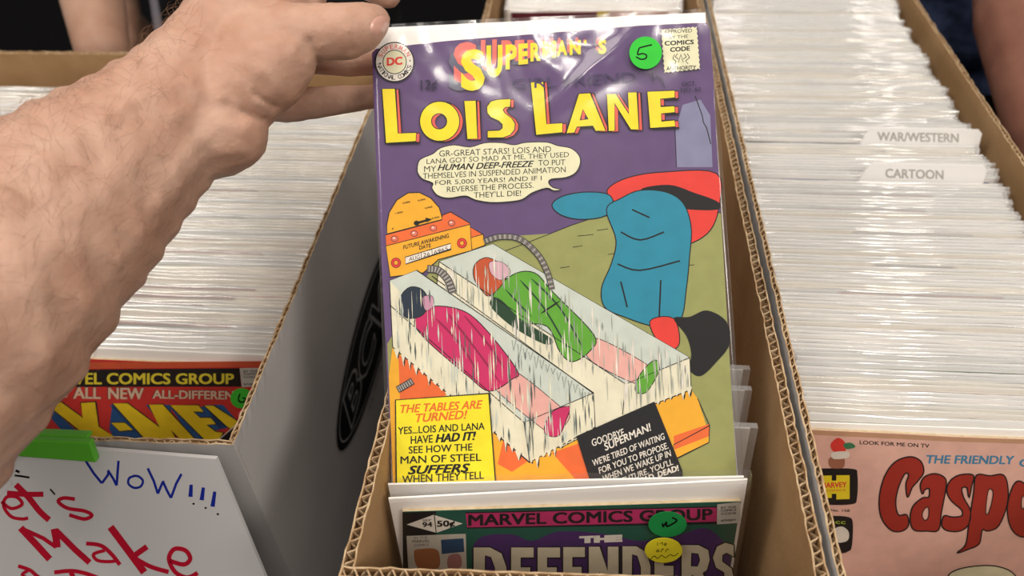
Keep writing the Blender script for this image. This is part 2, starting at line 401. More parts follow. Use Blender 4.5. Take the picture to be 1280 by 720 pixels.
# ------------------------------------------------------------------ comics whose covers show
def comic_parts(t, w, h, th=.0025, bx=(0, 0), cov=None, board_poly=None, cover_poly=None, film_poly=None, base=WH, wrinkle=0, filmz=.0012, hidden=None):
    """board behind, comic in front of it with its spine and pages, transparent bag around"""
    bp = board_poly; cp = cover_poly; fp = film_poly
    m = MB(); m.prism(bp, -.0010-th, -th, 0); b = m.build('backing_board', [BOARD], t)
    m = MB(); m.prism(cp, -th+.0001, -.0003, 0); m.build('pages', [PAPER], t)
    m = MB(); m.prism(cp, -.00025, 0, 0); m.build('cover', [base], t)
    # film: grid over the quad with wrinkles
    (ax, ay), (bx_, by), (cx, cy), (dx, dy) = fp      # BL BR TR TL
    n1, n2 = (90, 120) if wrinkle else (8, 8); vs = []; fs = []
    for j in range(n2+1):
        for i in range(n1+1):
            s_, q = (0 if i == 0 else 1 if i == n1 else .008+.984*(i-1)/(n1-2)), j/n2
            x = (ax*(1-s_)+bx_*s_)*(1-q)+(dx*(1-s_)+cx*s_)*q; y = (ay*(1-s_)+by*s_)*(1-q)+(dy*(1-s_)+cy*s_)*q
            z = filmz+(wrinkle(s_, q) if wrinkle else 0)
            if i in (0, n1): z = -th*.5
            vs.append((x, y, z))
    for j in range(n2):
        for i in range(n1): a = j*(n1+1)+i; fs.append((a, a+1, a+n1+2, a+n1+1))
    k0 = len(vs); vs += [(ax, ay, -th-.0012), (bx_, by, -th-.0012), (cx, cy, -th-.0012), (dx, dy, -th-.0012)]; fs.append((k0, k0+3, k0+2, k0+1))
    o = mesh_obj('bag', vs, fs, FILM, t, smooth=True); o['label'] = 'clear glossy plastic bag'
    return b

# ---- the raised comic
A, B, Cc = at(467, 33, D=.3805), at(881, 13, D=.3815), at(921, 600, D=.3775)
HP = Page(Cc, B-A, B-Cc)
held = thing('bagged_comic', 'raised comic with purple cover and big yellow title, held up by the hand', 'comic', M=HP.M)
P = HP.px
bot = .016                                            # length still inside the box
bl, br = P(491, 600), P(922, 600)
th = .0022
cover = [(bl[0]-.0002, bl[1]-bot), (br[0], br[1]-bot), P(921, 590), P(903, 300), P(892, 100), P(887, 36), P(883, 28), P(800, 32), P(560, 51), P(470, 61), P(465, 66), P(470, 200), P(482, 430)]
board = [(bl[0]-.001, bl[1]-bot-.003), (br[0]+.001, br[1]-bot-.003), P(883, 13.5), P(467, 33)]
filmq = [(bl[0]-.003, bl[1]-bot-.004), (br[0]+.004, br[1]-bot-.004), P(890, 12), P(463, 33)]
def wr(s_, q):
    z = .00022*math.sin(q*9+s_*4)+.0001*math.sin(s_*31+q*5)
    top = max(0, min(1, (q-.74)/.2))
    a = noise.noise(Vector((s_*5-q*6, q*9+s_*7, 1.3))); b = noise.noise(Vector((s_*14+q*9, q*17, 4.1)))
    z += top*(.0016*abs(a)+.0007*abs(b))*(1 if s_ > .12 else s_/.12)
    ridge = abs((q-.86)-(s_-.58)*.55); z += .0016*math.exp(-(ridge/.018)**2)*max(0, 1-abs(s_-.62)/.2)
    return z
comic_parts(held, .16, .24, th, board_poly=board, cover_poly=cover, film_poly=filmq, base=ink('sky_purple', (100, 76, 122)), wrinkle=wr, filmz=.0017)
z1 = zm(460, 20, 4.5); z2 = zm(680, 20, 4.5); z3 = zm(480, 170, 4.923); z4 = zm(470, 230, 4.235); zc = zm(440, 230, 2.6667)
z6 = zm(480, 380, 3.265*.9583); z7 = zm(700, 380, 3.265*.9583)
# background art: sky is the cover colour, land, ice block
I = Ink(HP, 0)
GRN = ink('olive', (156, 158, 96)); ICE = ink('ice_blue', (136, 136, 168))
I.poly(z2((740, 640), (780, 300+200), (880, 470), (935, 560), (948, 850), (748, 850)), ICE)
I.stroke(z2((850, 450), (890, 560), (897, 600), (915, 630), (938, 720)), 1.2, K_)
I.stroke(z2((736, 640), (745, 850)), .8, K_)
land = [(688, 292), (716, 281), (740, 273), (776, 267), (820, 268), (901, 266), (921, 598), (923, 672), (494, 672), (491, 600), (484, 430), (560, 300)]
I.poly(land, GRN); I.L += 1
I.stroke([(620, 318), (660, 303)]+land[:6], 1.0, K_, False)
for a, b, c in ((716, 309, 12), (722, 295, 20), (746, 288, 14), (760, 318, 12), (842, 333, 26), (700, 335, 12), (770, 300, 9)): I.stroke([(a, b), (a+c*.6, b-1), (a+c, b-2)], .9, K_, False)
I.build('background_print', held)
# the big standing shape, plain stand-in: teal rock with a red cloth blown behind it
I = Ink(HP, 0.0002)
TEAL = ink('teal', (36, 140, 168)); PK = ink('pink', (240, 184, 164))
I.shape(smooth_loop([(760, 236), (785, 222), (830, 215), (896, 217), (898, 262), (884, 292), (852, 305), (820, 280), (790, 262), (765, 250)]), RD, K_, 1.3)
I.poly(smooth_loop([(800, 238), (836, 231), (868, 241), (897, 252), (897, 262), (862, 262), (834, 258)]), K_)
I.shape(smooth_loop([(690, 256), (704, 245), (734, 240), (762, 244), (766, 262), (750, 272), (722, 274), (700, 268)]), TEAL, K_, 1.3)
I.shape(smooth_loop([(758, 262), (776, 248), (800, 238), (832, 240), (854, 254), (864, 284), (862, 320), (858, 360), (850, 400), (820, 408), (780, 396), (756, 384), (752, 360), (764, 330), (770, 300)]), TEAL, K_, 1.3)
I.L += 1
for st in ([(776, 290), (800, 300), (830, 290)], [(772, 330), (800, 338), (850, 326)], [(790, 262), (812, 272)], [(826, 350), (824, 396)], [(776, 352), (784, 384)]):
    I.stroke(smooth_loop(st, 4, False), 2.0, K_, False)
I.shape(smooth_loop([(812, 402), (842, 398), (849, 430), (830, 437)]), RD, K_, 1.2)
I.poly(smooth_loop([(842, 398), (862, 396), (884, 388), (908, 402), (912, 430), (896, 452), (876, 470), (862, 462), (864, 442), (858, 420)]), K_)
I.build('figure_print', held)
# machine
I = Ink(HP, 0.0003)
OY = ink('ochre', (244, 178, 44)); ORG = ink('orange', (238, 110, 52)); MARO = ink('maroon', (150, 40, 44)); GY = ink('hose_grey', (128, 122, 118)); DG = ink('dark_grey', (70, 66, 66))
I.shape(z4((60, 264), (56, 220), (70, 150), (110, 85), (170, 47), (230, 45), (290, 75), (335, 125), (352, 190)), OY, K_, 1.2)
I.shape(z4((50, 270), (350, 190), (350, 165), (395, 148), (495, 207), (497, 216), (55, 330)), ORG, K_, 1.0)
I.shape(z4((500, 228), (565, 266), (503, 284)), ORG, K_, 1.0)
I.shape(z4((503, 284), (567, 266), (578, 324), (507, 350)), OY, K_, 1.0)
I.shape(z4((52, 328), (497, 214), (508, 352), (330, 400), (250, 470), (75, 492)), OY, K_, 1.0)
I.L += 1
for x, y in ((98, 290), (202, 262), (304, 234), (400, 207)):
    (u, v), = z4((x, y)); I.ell(u, v, 4.2, 3.6, ink('bulb', (226, 120, 100)), K_, .6, n=14); I.ell(u-.6, v-.8, 1.5, 1.2, WH, n=8)
for x, y in ((106, 417), (455, 313)):
    (u, v), = z4((x, y)); I.ell(u, v, 5.8, 6, RD, MARO, 1, n=16); I.ell(u, v, 2.8, 3, OY, MARO, .9, n=12)
q = z4((145, 325), (385, 262)); I.text('FUTURE AWAKENING', q[0], q[1], 5, K_, .01)
q = z4((230, 328), (290, 314)); I.text('DATE', q[0], q[1], 4.6, K_, .01)
I.shape(z4((155, 388), (395, 315), (397, 345), (157, 424)), WH, K_, 1)
q = z4((175, 388), (232, 374)); I.text('AUG', q[0], q[1], 5, K_, .0)
q = z4((250, 367), (285, 358)); I.text('26', q[0], q[1], 5, K_, .0)
q = z4((308, 352), (380, 330)); I.text('6965', q[0], q[1], 5, K_, .0)
for a, b in (((240, 365), (241, 398)), ((296, 347), (298, 378))): I.stroke(z4(a, b), .7, K_, False)
for x, y, s_ in ((140, 98, '2,000'), (222, 84, '3,000'), (258, 124, '4,000'), (102, 152, '1,000'), (296, 178, '5,000'), (85, 236, '0')):
    q = z4((x, y), (x+(40 if len(s_) > 1 else 8), y-8)); I.text(s_, q[0], q[1], 2.0, K_, .02, up=False)
I.stroke(z4((205, 210), (275, 190)), 2.6, K_, False); I.poly(z4((262, 178), (298, 186), (268, 202)), K_, up=False)
(u, v), = z4((215, 207)); I.ell(u, v, 3.4, 3, K_, n=12)
I.build('machine_print', held)
# two long glass cases of ice
I = Ink(HP, 0.0004)
GLS = ink('ice_pale', (236, 230, 204)); GLB = ink('ice_cool', (206, 214, 204)); ICG = ink('ice_grey', (150, 156, 148))
I.poly([(491, 430), (520, 455), (662, 574), (744, 538), (862, 484), (872, 498), (887, 545), (886, 553), (842, 575), (790, 598), (780, 672), (494, 672), (491, 600), (486, 470)], OY)
I.L += 1
for p in ([(498, 444), (520, 452), (560, 492), (545, 500), (500, 500)], [(630, 545), (662, 575), (640, 590), (622, 580)], [(690, 566), (730, 552), (738, 600), (720, 600)], [(842, 545), (886, 530), (887, 545), (843, 562)]): I.poly(p, ORG, up=False)
I.L += 1; I.stroke([(872, 498), (887, 532), (842, 556), (842, 575), (886, 553), (887, 532)], 1, K_, False)
c2 = [(549, 327), (616, 305), (862, 447), (864, 487), (777, 521), (700, 560), (560, 470), (540, 420)]
I.shape(c2, GLS, K_, 1.0)
I.poly([(549, 327), (616, 305), (862, 447), (782, 480)], GLB)
c1 = [(487, 351), (521, 338), (742, 491), (744, 534), (662, 578), (491, 434)]
I.shape(c1, GLS, K_, 1.1)
I.poly([(487, 351), (521, 338), (742, 491), (655, 528)], GLB)
# padded rolls lying in the cases (plain stand-ins)
MAG = ink('magenta', (208, 42, 104)); MG2 = ink('magenta_dark', (150, 26, 74)); GR = ink('green', (96, 168, 48)); GR2 = ink('green_dark', (30, 66, 38)); HAIRD = ink('navy', (34, 48, 66)); RUST = ink('rust', (196, 84, 44)); PINK = ink('shell_pink', (236, 178, 168))
I.shape(smooth_loop([(610, 470), (640, 462), (700, 508), (712, 522), (692, 542), (668, 528), (625, 492)]), PINK, K_, .9)
I.shape(smooth_loop([(518, 402), (534, 384), (572, 386), (602, 406), (646, 462), (640, 474), (612, 489), (585, 470), (534, 426)]), MAG, K_, 1.2)
I.shape(smooth_loop([(500, 372), (512, 359), (528, 362), (536, 378), (528, 394), (510, 398), (501, 388)]), HAIRD, K_, 1)
I.shape(smooth_loop([(528, 372), (540, 370), (542, 382), (532, 388)]), ink('mauve', (206, 150, 176)), K_, .6)
I.shape(smooth_loop([(690, 515), (712, 508), (708, 524), (698, 545), (680, 540)]), MAG, K_, 1)
I.shape(smooth_loop([(732, 430), (750, 424), (812, 458), (816, 474), (796, 480), (740, 452)]), PINK, K_, .9)
I.shape(smooth_loop([(616, 372), (640, 344), (668, 341), (692, 366), (742, 418), (738, 438), (716, 452), (700, 440), (684, 408), (648, 402)]), GR, K_, 1.2)
I.poly(smooth_loop([(616, 372), (628, 376), (650, 398), (690, 424), (680, 430), (640, 408), (614, 384)]), GR2)
I.shape(smooth_loop([(594, 330), (610, 322), (632, 336), (630, 352), (612, 370), (600, 360), (592, 346)]), RUST, K_, 1)
I.shape(smooth_loop([(612, 328), (628, 328), (638, 340), (626, 350), (614, 342)]), ink('lilac', (222, 178, 190)), K_, .6)
I.shape(smooth_loop([(800, 468), (818, 450), (824, 462), (808, 490), (794, 488)]), GR, K_, 1)
I.L += 1
for st, c in (([(545, 398), (575, 430), (600, 470)], MG2), ([(560, 392), (590, 430), (625, 478)], MG2), ([(580, 394), (610, 430), (630, 460)], MG2), ([(650, 350), (680, 385), (712, 440)], GR2), ([(664, 348), (700, 385), (728, 434)], GR2), ([(632, 362), (664, 396)], GR2), ([(676, 392), (700, 376)], K_)):
    I.stroke(smooth_loop(st, 4, False), [.6]+[2.2]*(len(smooth_loop(st, 4, False))-2)+[.5], c, False)
# case edges
I.L += 1
for st in ([(487, 381), (655, 528), (742, 491)], [(655, 528), (662, 577)], [(549, 327), (782, 480), (862, 447)], [(782, 480), (778, 520)], [(540, 345), (742, 492)], [(521, 338), (640, 420), (742, 491)], [(491, 434), (662, 578), (744, 534)]):
    I.stroke(st, 1.0, K_, False)
rnd = random.Random(4); I.L += 1
SH = [ICG, GLS, WH, ink('ice_dark', (88, 98, 94)), ink('ice_mid', (186, 188, 172)), GLB]
def edge_y(x, a, b): return a[1]+(b[1]-a[1])*(x-a[0])/(b[0]-a[0])
for k in range(420):                                  # frost streaks run straight down the glass
    I.L += (k % 40 == 0)
    if k % 2: x = rnd.uniform(494, 742); y0 = edge_y(x, (521, 338), (742, 491)) if x > 521 else 350; y1 = edge_y(x, (491, 434), (662, 577)) if x < 662 else edge_y(x, (662, 577), (744, 534))
    else: x = rnd.uniform(556, 860); y0 = edge_y(x, (616, 305), (862, 447)) if x > 616 else 325; y1 = edge_y(x, (549, 360), (782, 518)) if x < 780 else edge_y(x, (780, 518), (864, 485))
    a = rnd.uniform(y0+1, y1-12); b = min(y1-1, a+rnd.uniform(10, 46)); w = rnd.uniform(.5, 2.6)
    I.stroke([(x, a), (x+(b-a)*.02, (a+b)/2), (x+(b-a)*.04, b)], [.2, w, .2], SH[k % 6], False)
for k in range(46):                                   # icicles under the rims
    if k < 20: x = 496+k*8; y = edge_y(x, (491, 434), (662, 577))
    elif k < 31: x = 664+(k-20)*7.3; y = edge_y(x, (662, 577), (744, 534))
    else: x = 752+(k-31)*7.8; y = edge_y(x, (744, 534), (864, 485))
    if k % 6 == 0: I.L += 1
    h = rnd.choice([3, 4, 7, 11, 14]); w_ = rnd.uniform(2, 4.5); I.poly([(x-w_, y-2), (x+w_, y-3), (x+w_*.4, y+h*.5), (x+.6, y+h)], GLS, up=False); I.stroke([(x+w_, y+1), (x+w_*.5, y+h*.6), (x+1.4, y+h*.9)], [.6, rnd.uniform(.8, 2.6), .4], K_, False)
# frost writing-like cracks between the cases
for k in range(14):
    x = 640+k*7; y = edge_y(x, (640, 415), (742, 488))+2; I.stroke([(x, y+8), (x+2, y+rnd.uniform(14, 26)), (x+5, y+8)], .9, ICG, False)
# hoses
I.L += 1
def hose(pts, w):
    p = smooth_loop(pts, 8, False); I.stroke(p, w+1.6, K_); I.stroke(p, w, GY); I.L += 1
    for i in range(1, len(p)-1):
        dx, dy = p[i+1][0]-p[i-1][0], p[i+1][1]-p[i-1][1]; l = math.hypot(dx, dy); nx, ny = -dy/l*w*.45, dx/l*w*.45
        I.stroke([(p[i][0]+nx, p[i][1]+ny), (p[i][0]-nx, p[i][1]-ny)], 1.0, DG if i % 2 else ink('hose_light', (190, 186, 180)), False)
hose([(605, 302), (625, 296), (650, 299), (672, 318), (684, 340), (690, 362)], 6)
hose([(534, 336), (548, 338), (560, 350), (566, 366)], 8)
hose([(497, 487), (506, 482), (516, 476)], 7)
I.build('ice_case_print', held)
# balloon
I = Ink(HP, 0.0010)
cl = z3((205, 200), (222, 145), (300, 110), (345, 75), (430, 55), (530, 68), (620, 42), (730, 42), (800, 55), (870, 40), (1000, 38), (1070, 60), (1150, 75), (1200, 120), (1207, 170), (1180, 225), (1120, 255), (1030, 265), (1013, 288), (1040, 318), (1090, 329), (1045, 336), (1000, 320), (910, 350), (850, 390), (760, 405), (650, 408), (560, 392), (500, 368), (400, 382), (330, 365), (295, 320), (300, 290), (240, 265), (212, 235))
I.shape(smooth_loop(cl, 3), CREAM, K_, 1.0)
for t, a, b, h, bo, shr in (('GR-GREAT STARS! LOIS AND', (340, 90), (1028, 62), 37, 0, 0), ('LANA GOT SO MAD AT ME, THEY USED', (262, 142), (1138, 98), 36, 0, 0), ('MY', (247, 186), (322, 184), 35, 0, 0),
        ('HUMAN DEEP-FREEZE', (330, 176), (922, 152), 37, .03, .35), ('TO PUT', (950, 148), (1115, 144), 35, 0, 0), ('THEMSELVES IN SUSPENDED ANIMATION', (240, 230), (1118, 188), 35, 0, 0),
        ('FOR 5,000 YEARS! AND IF I', (315, 274), (970, 244), 33, 0, 0), ('REVERSE THE PROCESS.', (387, 312), (920, 285), 34, 0, 0), ("THEY'LL DIE!", (553, 346), (843, 333), 35, 0, 0)):
    q = z3(a, b); I.text(t, q[0], q[1], h/4.923, K_, bo, shr, up=False if t != 'GR-GREAT STARS! LOIS AND' else True)
I.build('speech_balloon', held)
# title
I = Ink(HP, 0.0010)
def letters(polys, fill, side, dx, dy, w=1.1):
    for p, h in polys: I.poly([(a+dx, b+dy) for a, b in p], side, [[(a+dx, b+dy) for a, b in q] for q in h], up=False)
    I.L += 1
    for p, h in polys: I.stroke([(a+dx, b+dy) for a, b in p], w, K_, False, True)
    I.L += 1
    for p, h in polys: I.poly(p, fill, h, up=False)
    I.L += 1
    for p, h in polys:
        I.stroke(p, w, K_, False, True)
        for q in h: I.stroke(q, w, K_, False, True)
def circ(cx, cy, r, n=30): return [(cx+r*math.cos(2*math.pi*i/n), cy+r*math.sin(2*math.pi*i/n)) for i in range(n)]
logo = [(z1((78, 410), (155, 408), (170, 660), (272, 655), (270, 708), (98, 716)), []),
        (circ(549.6, 151.6, 25), [circ(548.9, 151.6, 9.6, 18)]),
        (z1((540, 478), (610, 475), (617, 690), (555, 693)), []),
        (z1((802, 465), (725, 470), (690, 480), (668, 510), (670, 545), (690, 570), (735, 590), (755, 610), (755, 630), (740, 642), (672, 645), (672, 688), (760, 685), (800, 670), (825, 640), (828, 605), (810, 575), (770, 545), (760, 528), (772, 515), (802, 512)), []),
        ([(663, 103), (680, 102), (683.5, 155), (703.3, 153.5), (703.3, 166.2), (669.5, 169)], []),
        (z2((195, 437), (262, 432), (348, 645), (290, 648), (275, 620), (185, 625), (172, 658), (122, 660)), [z2((218, 525), (248, 580), (205, 585))]),
        (z2((352, 440), (405, 437), (478, 550), (470, 430), (525, 428), (535, 638), (487, 640), (396, 492), (400, 645), (360, 648)), []),
        (z2((580, 425), (735, 418), (737, 462), (655, 468), (658, 508), (735, 505), (737, 545), (660, 550), (662, 590), (735, 585), (740, 625), (595, 632)), [])]
I.L += 1; letters(logo, YE, ink('salmon', (232, 98, 86)), 4.4, .8)
# upper arched word, smaller towards the right
ups = [('S', 576, 62, 30, 52), ('U', 608, 57, 20, 40), ('P', 632, 56, 14, 31), ('E', 648, 55, 12, 26), ('R', 663, 54, 13, 23), ('M', 678, 52, 17, 21), ('A', 696, 51, 13, 19), ('N', 712, 51, 14, 18), ("'", 730, 51, 3, 6), ('S', 748, 50, 10, 18)]
for dx, dy, mm in ((-15, 0, ink('logo_slate', (104, 104, 124))), (-9, -9, ink('salmon_light', (236, 120, 110)))):
    I.L += 1
    for ch, x, y, w, h in ups: k = h/52; I.text(ch, (x+dx*k, y+dy*k), (x+w+dx*k, y-1+dy*k), h, mm, .05, up=False)
I.L += 1
for ch, x, y, w, h in ups: I.text(ch, (x, y), (x+w, y-1), h, YE, .05, up=False)
I.text('GIRL FRIEND', (640, 99), (795, 89.5), 13, ink('dark_violet', (74, 62, 100)), 0)
I.stroke([(815, 90), (817, 101), (822, 95), (827, 99), (831, 110)], [1, 2.4, 1.6, 2, .8], ink('scribble', (60, 52, 80)))
I.text('12¢', (526, 100.5), (546, 99), 14.5, ink('price_ink', (48, 36, 70)), .02)
I.text('OCT.', (852.5, 102.5), (870, 101.5), 5.2, ink('price_ink', 0), .02); I.text('NO. 60', (851, 110), (876, 109), 5, ink('price_ink', 0), .01)
I.build('title_lettering', held)
# round emblem top left
I = Ink(HP, 0.0010)
I.ell(493.3, 77.5, 24, 24.5, WH, K_, 1.4, n=36); I.ell(493.3, 77.5, 14.6, 14.8, CREAM, K_, 1.1, n=30)
I.text('DC', (484, 72.5), (502.5, 71), 9.5, RD, .06)
I.arc('SUPERMAN', 493.3, 77.5, 19.3, 205, 330, 6, ink('rose', (226, 120, 112)))
I.arc('NATIONAL COMICS', 493.3, 77.5, 19.3, 168, 18, 5.6, K_, .01, inward=True)
I.ell(475, 79, .9, .9, K_, n=8); I.ell(512.5, 76, .9, .9, K_, n=8)
I.build('publisher_emblem', held)
# stamp top right
I = Ink(HP, 0.0010)
def zig(a, b, n, s_):
    out = []
    for i in range(n):
        t = i/n; x, y = a[0]+(b[0]-a[0])*t, a[1]+(b[1]-a[1])*t; l = math.hypot(b[0]-a[0], b[1]-a[1]); d = s_ if i % 2 else 0
        out.append((x+(b[1]-a[1])/l*d, y-(b[0]-a[0])/l*d))
    return out
cs = [(826, 36.5), (871.5, 33), (875.5, 86.5), (830, 91.5)]
I.poly(zig(cs[0], cs[1], 16, -1.3)+zig(cs[1], cs[2], 18, -1.3)+zig(cs[2], cs[3], 16, -1.3)+zig(cs[3], cs[0], 18, -1.3), CREAM); I.L += 1
for t, x0, x1, y, h, b in (('APPROVED', 830, 865, 36.5, 4.6, .01), ('BY THE', 836, 860, 44, 4, -.0), ('COMICS', 831, 867, 50.5, 5.4, .05), ('CODE', 838, 862, 58.5, 5.4, .05), ('AUTHORITY', 833, 870, 82.5, 4.8, .02)):
    I.text(t, (x0, y+1), (x1, y-.8), h, K_, b, up=False)
for st in ([(843, 68), (841, 73), (845, 77), (843, 81)], [(859, 67), (862, 72), (857, 76), (860, 80)], [(848, 78), (851, 68), (854, 78)], [(847, 67), (844, 71), (848, 74)], [(855, 67), (858, 71), (854, 74)]): I.stroke(st, .9, DG, False)
I.build('approval_stamp', held)
# lower captions
I = Ink(HP, 0.0010)
I.shape([(494.4, 500), (611, 491.8), (619.5, 604), (622, 672), (496, 672)], ink('caption_yellow', (248, 232, 40)), K_, 1.6); I.L += 1
OR2 = ink('caption_orange', (234, 112, 36))
for t, a, b, h, c, bo, shr in (('THE TABLES ARE', (65, 395), (385, 376), 32, OR2, .03, .25), ('TURNED!', (125, 430), (325, 415), 33, OR2, .03, .25), ('YES...LOIS AND LANA', (55, 482), (393, 463), 28, K_, .02, 0), ('HAVE', (105, 517), (190, 512), 30, K_, .02, 0), ('HAD IT!', (203, 510), (358, 499), 32, K_, .05, .25),
        ('SEE HOW THE', (97, 557), (345, 545), 28, K_, .02, 0), ('MAN OF STEEL', (65, 596), (380, 584), 29, K_, .02, 0), ('SUFFERS', (95, 634), (335, 624), 32, K_, .05, .3), ('WHEN THEY TELL', (72, 672), (390, 654), 29, K_, .02, 0)):
    q = z6(a, b); I.text(t, q[0], q[1], h/3.13, c, bo, shr, up=False)
I.build('caption_print', held)
I = Ink(HP, 0.0010)
I.shape([(720.8, 545.4), (817.9, 502.5), (852.5, 588), (858, 672), (760, 672)], ink('note_black', (18, 17, 22)), K_, 1)
I.L += 1
for t, a, b, h, bo in (('GOODBYE.', (122, 530), (252, 485), 28, .01), ('SUPERMAN!', (172, 545), (350, 465), 30, .02), ("WE'RE TIRED OF WAITING", (125, 610), (405, 503), 26, .01), ('FOR YOU TO PROPOSE.', (150, 640), (420, 540), 25, .01), ("WHEN WE WAKE UP IN", (165, 672), (430, 570), 25, .01), ("THE FUTURE. YOU'LL", (185, 700), (438, 604), 24, .01), ('BE DEAD, DEAD!', (255, 700), (460, 630), 25, .04)):
    q = z7(a, b); I.text(t, q[0], q[1], h/3.13, WH, bo, up=False, h_dir=(.2, .98))
I.build('note_print', held)
# green price sticker on the bag
def sticker(parent, page, cx, cy, r, lift, rgb, nm, label, strokes, rx=None, w=1.9):
    I = Ink(page, lift); rx = rx or r
    pts = [(cx+rx*math.cos(2*math.pi*i/36), cy+r*math.sin(2*math.pi*i/36)) for i in range(36)]
    loc = [page.px(u, v, lift) for u, v in pts]
    m = MB(); m.prism(loc[::-1], lift-.0002, lift, 0); o = m.build('price_sticker', [ink(nm, rgb, .5)], parent); o['label'] = label
    for st in strokes: I.stroke(smooth_loop(st, 5, False), w, K_)
    I.build('handwriting', o); return o
sticker(held, HP, 807, 66, 20.3, .0034, (60, 200, 66), 'sticker_green', 'round bright green price sticker with handwritten 5',
        [[(815, 56), (806, 58), (799, 60)], [(799, 60), (797, 68), (803, 67), (808, 69), (807, 73), (801, 74), (795, 71)]])

bpy.context.view_layer.update()
def bend_below(root, y0, k):
    for o in [c for c in root.children_recursive if c.type == 'MESH']:
        bm = bmesh.new(); bm.from_mesh(o.data)
        for yy in (y0, y0-.006, y0-.012, y0-.018):
            bmesh.ops.bisect_plane(bm, geom=bm.verts[:]+bm.edges[:]+bm.faces[:], plane_co=(0, yy, 0), plane_no=(0, 1, 0), dist=1e-6)
        for v in bm.verts:
            d = y0-v.co.y
            if d > 0: v.co.z -= k*d*min(1, d/.010)
        bm.to_mesh(o.data); bm.free()
bend_below(held, -.0012, 1.15)

# ---- front comic of the centre box (bronze-age team title), with one bare white board behind it
def page_from_top(ul, ur, ztl, ztr, lean):
    a = at(*ul, z=ztl); b = at(*ur, z=ztr); ln = math.radians(lean)
    return Page(a, b-a, (0, math.sin(ln), math.cos(ln))), (b-a).length
def rect(x0, x1, y0, y1): return [(x0, y0), (x1, y0), (x1, y1), (x0, y1)]
DP, dw = page_from_top((485, 628), (936, 604), .2700, .2725, 8)
dc = thing('bagged_comic', 'dark purple and green covered comic at the front of the centre box', 'comic', M=DP.M)
p0, p1 = DP.px(503, 640), DP.px(926, 627)
comic_parts(dc, 0, 0, .002, board_poly=rect(.0, dw, -.236, 0), cover_poly=[(p0[0], -.232), (p1[0]+.001, -.232), (p1[0], p1[1]), (p0[0], p0[1])],
            film_poly=rect(-.001, dw+.002, -.236, .001), base=ink('night_green', (24, 88, 72)), filmz=.0012)
zd = zm(480, 620, 5.3333); ze = zm(720, 590, 5.536)
I = Ink(DP, 0)
I.shape([(503, 641), (545, 639), (546, 800), (505, 800)], K_)
VIO = ink('violet', (74, 38, 104))
I.poly(smooth_loop([(590, 700), (600, 672), (640, 668), (665, 676), (700, 664), (760, 668), (800, 676), (850, 668), (880, 660), (900, 672), (911, 690), (913, 712), (908, 740), (850, 752), (700, 756), (610, 750)]), VIO)
MGT = ink('banner_magenta', (196, 44, 108))
I.shape([(582, 641), (896, 633.5), (897, 653.5), (584, 660)], MGT, K_, 1.6)
I.text('MARVEL COMICS GROUP', (586, 643.5), (890, 636), 13.5, K_, .05)
I.poly(zd((150, 190), (330, 125), (525, 183), (350, 245)), WH)
I.stroke(zd((335, 125), (348, 245)), 1.2, K_)
q = zd((258, 175), (320, 172)); I.text('94', q[0], q[1], 6, K_, .05)
q = zd((258, 155), (315, 152)); I.text('SEP', q[0], q[1], 2.8, DG, .02)
q = zd((355, 165), (470, 162)); I.text('50¢', q[0], q[1], 9, K_, .05)
I.text('THE', (724, 670), (778, 668), 9, WH, .09)
I.poly(zd((150, 265), (545, 250), (552, 480), (560, 800), (180, 800)), ink('corner_box', (206, 200, 186)))
q = zd((200, 272), (290, 268)); I.text('IN THE', q[0], q[1], 2.6, DG, 0)
q = zd((190, 292), (305, 288)); I.text('MARVEL', q[0], q[1], 3.4, DG, .02)
q = zd((200, 318), (300, 315)); I.text('COMICS', q[0], q[1], 3, DG, .01)
I.poly(smooth_loop(zd((200, 370), (250, 350), (340, 350), (370, 390), (360, 480), (230, 480))), ink('tan_patch', (170, 108, 66)))
I.poly(zd((380, 290), (530, 280), (535, 370), (385, 385)), ink('blue_patch', (36, 72, 110)))
I.poly(smooth_loop(zd((430, 400), (500, 385), (520, 440), (500, 480), (430, 480))), ink('rose_patch', (176, 120, 118)))
# big title: block letters, one at a time
BLOCK = {'E': ([(0,0),(1,0),(1,.2),(.42,.2),(.42,.4),(.85,.4),(.85,.6),(.42,.6),(.42,.8),(1,.8),(1,1),(0,1)], []),
 'F': ([(0,0),(1,0),(1,.2),(.42,.2),(.42,.4),(.85,.4),(.85,.6),(.42,.6),(.42,1),(0,1)], []),
 'N': ([(0,0),(.36,0),(.64,.5),(.64,0),(1,0),(1,1),(.66,1),(.36,.5),(.36,1),(0,1)], []),
 'D': ([(0,0),(.5,0),(.85,.12),(1,.4),(1,.6),(.85,.88),(.5,1),(0,1)], [[(.36,.16),(.52,.2),(.64,.42),(.64,.6),(.52,.8),(.36,.84)]]),
 'R': ([(0,0),(.6,0),(.95,.1),(1,.3),(.9,.5),(.75,.56),(1,1),(.62,1),(.4,.6),(.36,.6),(.36,1),(0,1)], [[(.36,.16),(.58,.18),(.64,.3),(.56,.42),(.36,.42)]]),
 'S': ([(1,.05),(.6,0),(.2,.08),(0,.3),(.15,.5),(.55,.6),(.55,.75),(.35,.8),(.0,.72),(.0,.95),(.4,1),(.85,.93),(1,.72),(.9,.52),(.45,.38),(.45,.25),(.65,.2),(1,.28)], [])}
bl_ = []
for ch, x0, x1, y0 in (('D', 592, 633, 684), ('E', 639, 667, 684), ('F', 672, 700, 684), ('E', 704, 731, 683.5), ('N', 736, 773, 683), ('D', 778, 813, 682.5), ('E', 818, 846, 682), ('R', 852, 887, 681), ('S', 891, 917, 678)):
    o_, hs = BLOCK[ch]; g_ = lambda q: [(x0+(x1-x0)*a, y0+62*b) for a, b in q]
    bl_.append((g_(o_), [g_(h) for h in hs]))
BONE = ink('bone', (222, 212, 186))
I.L += 1
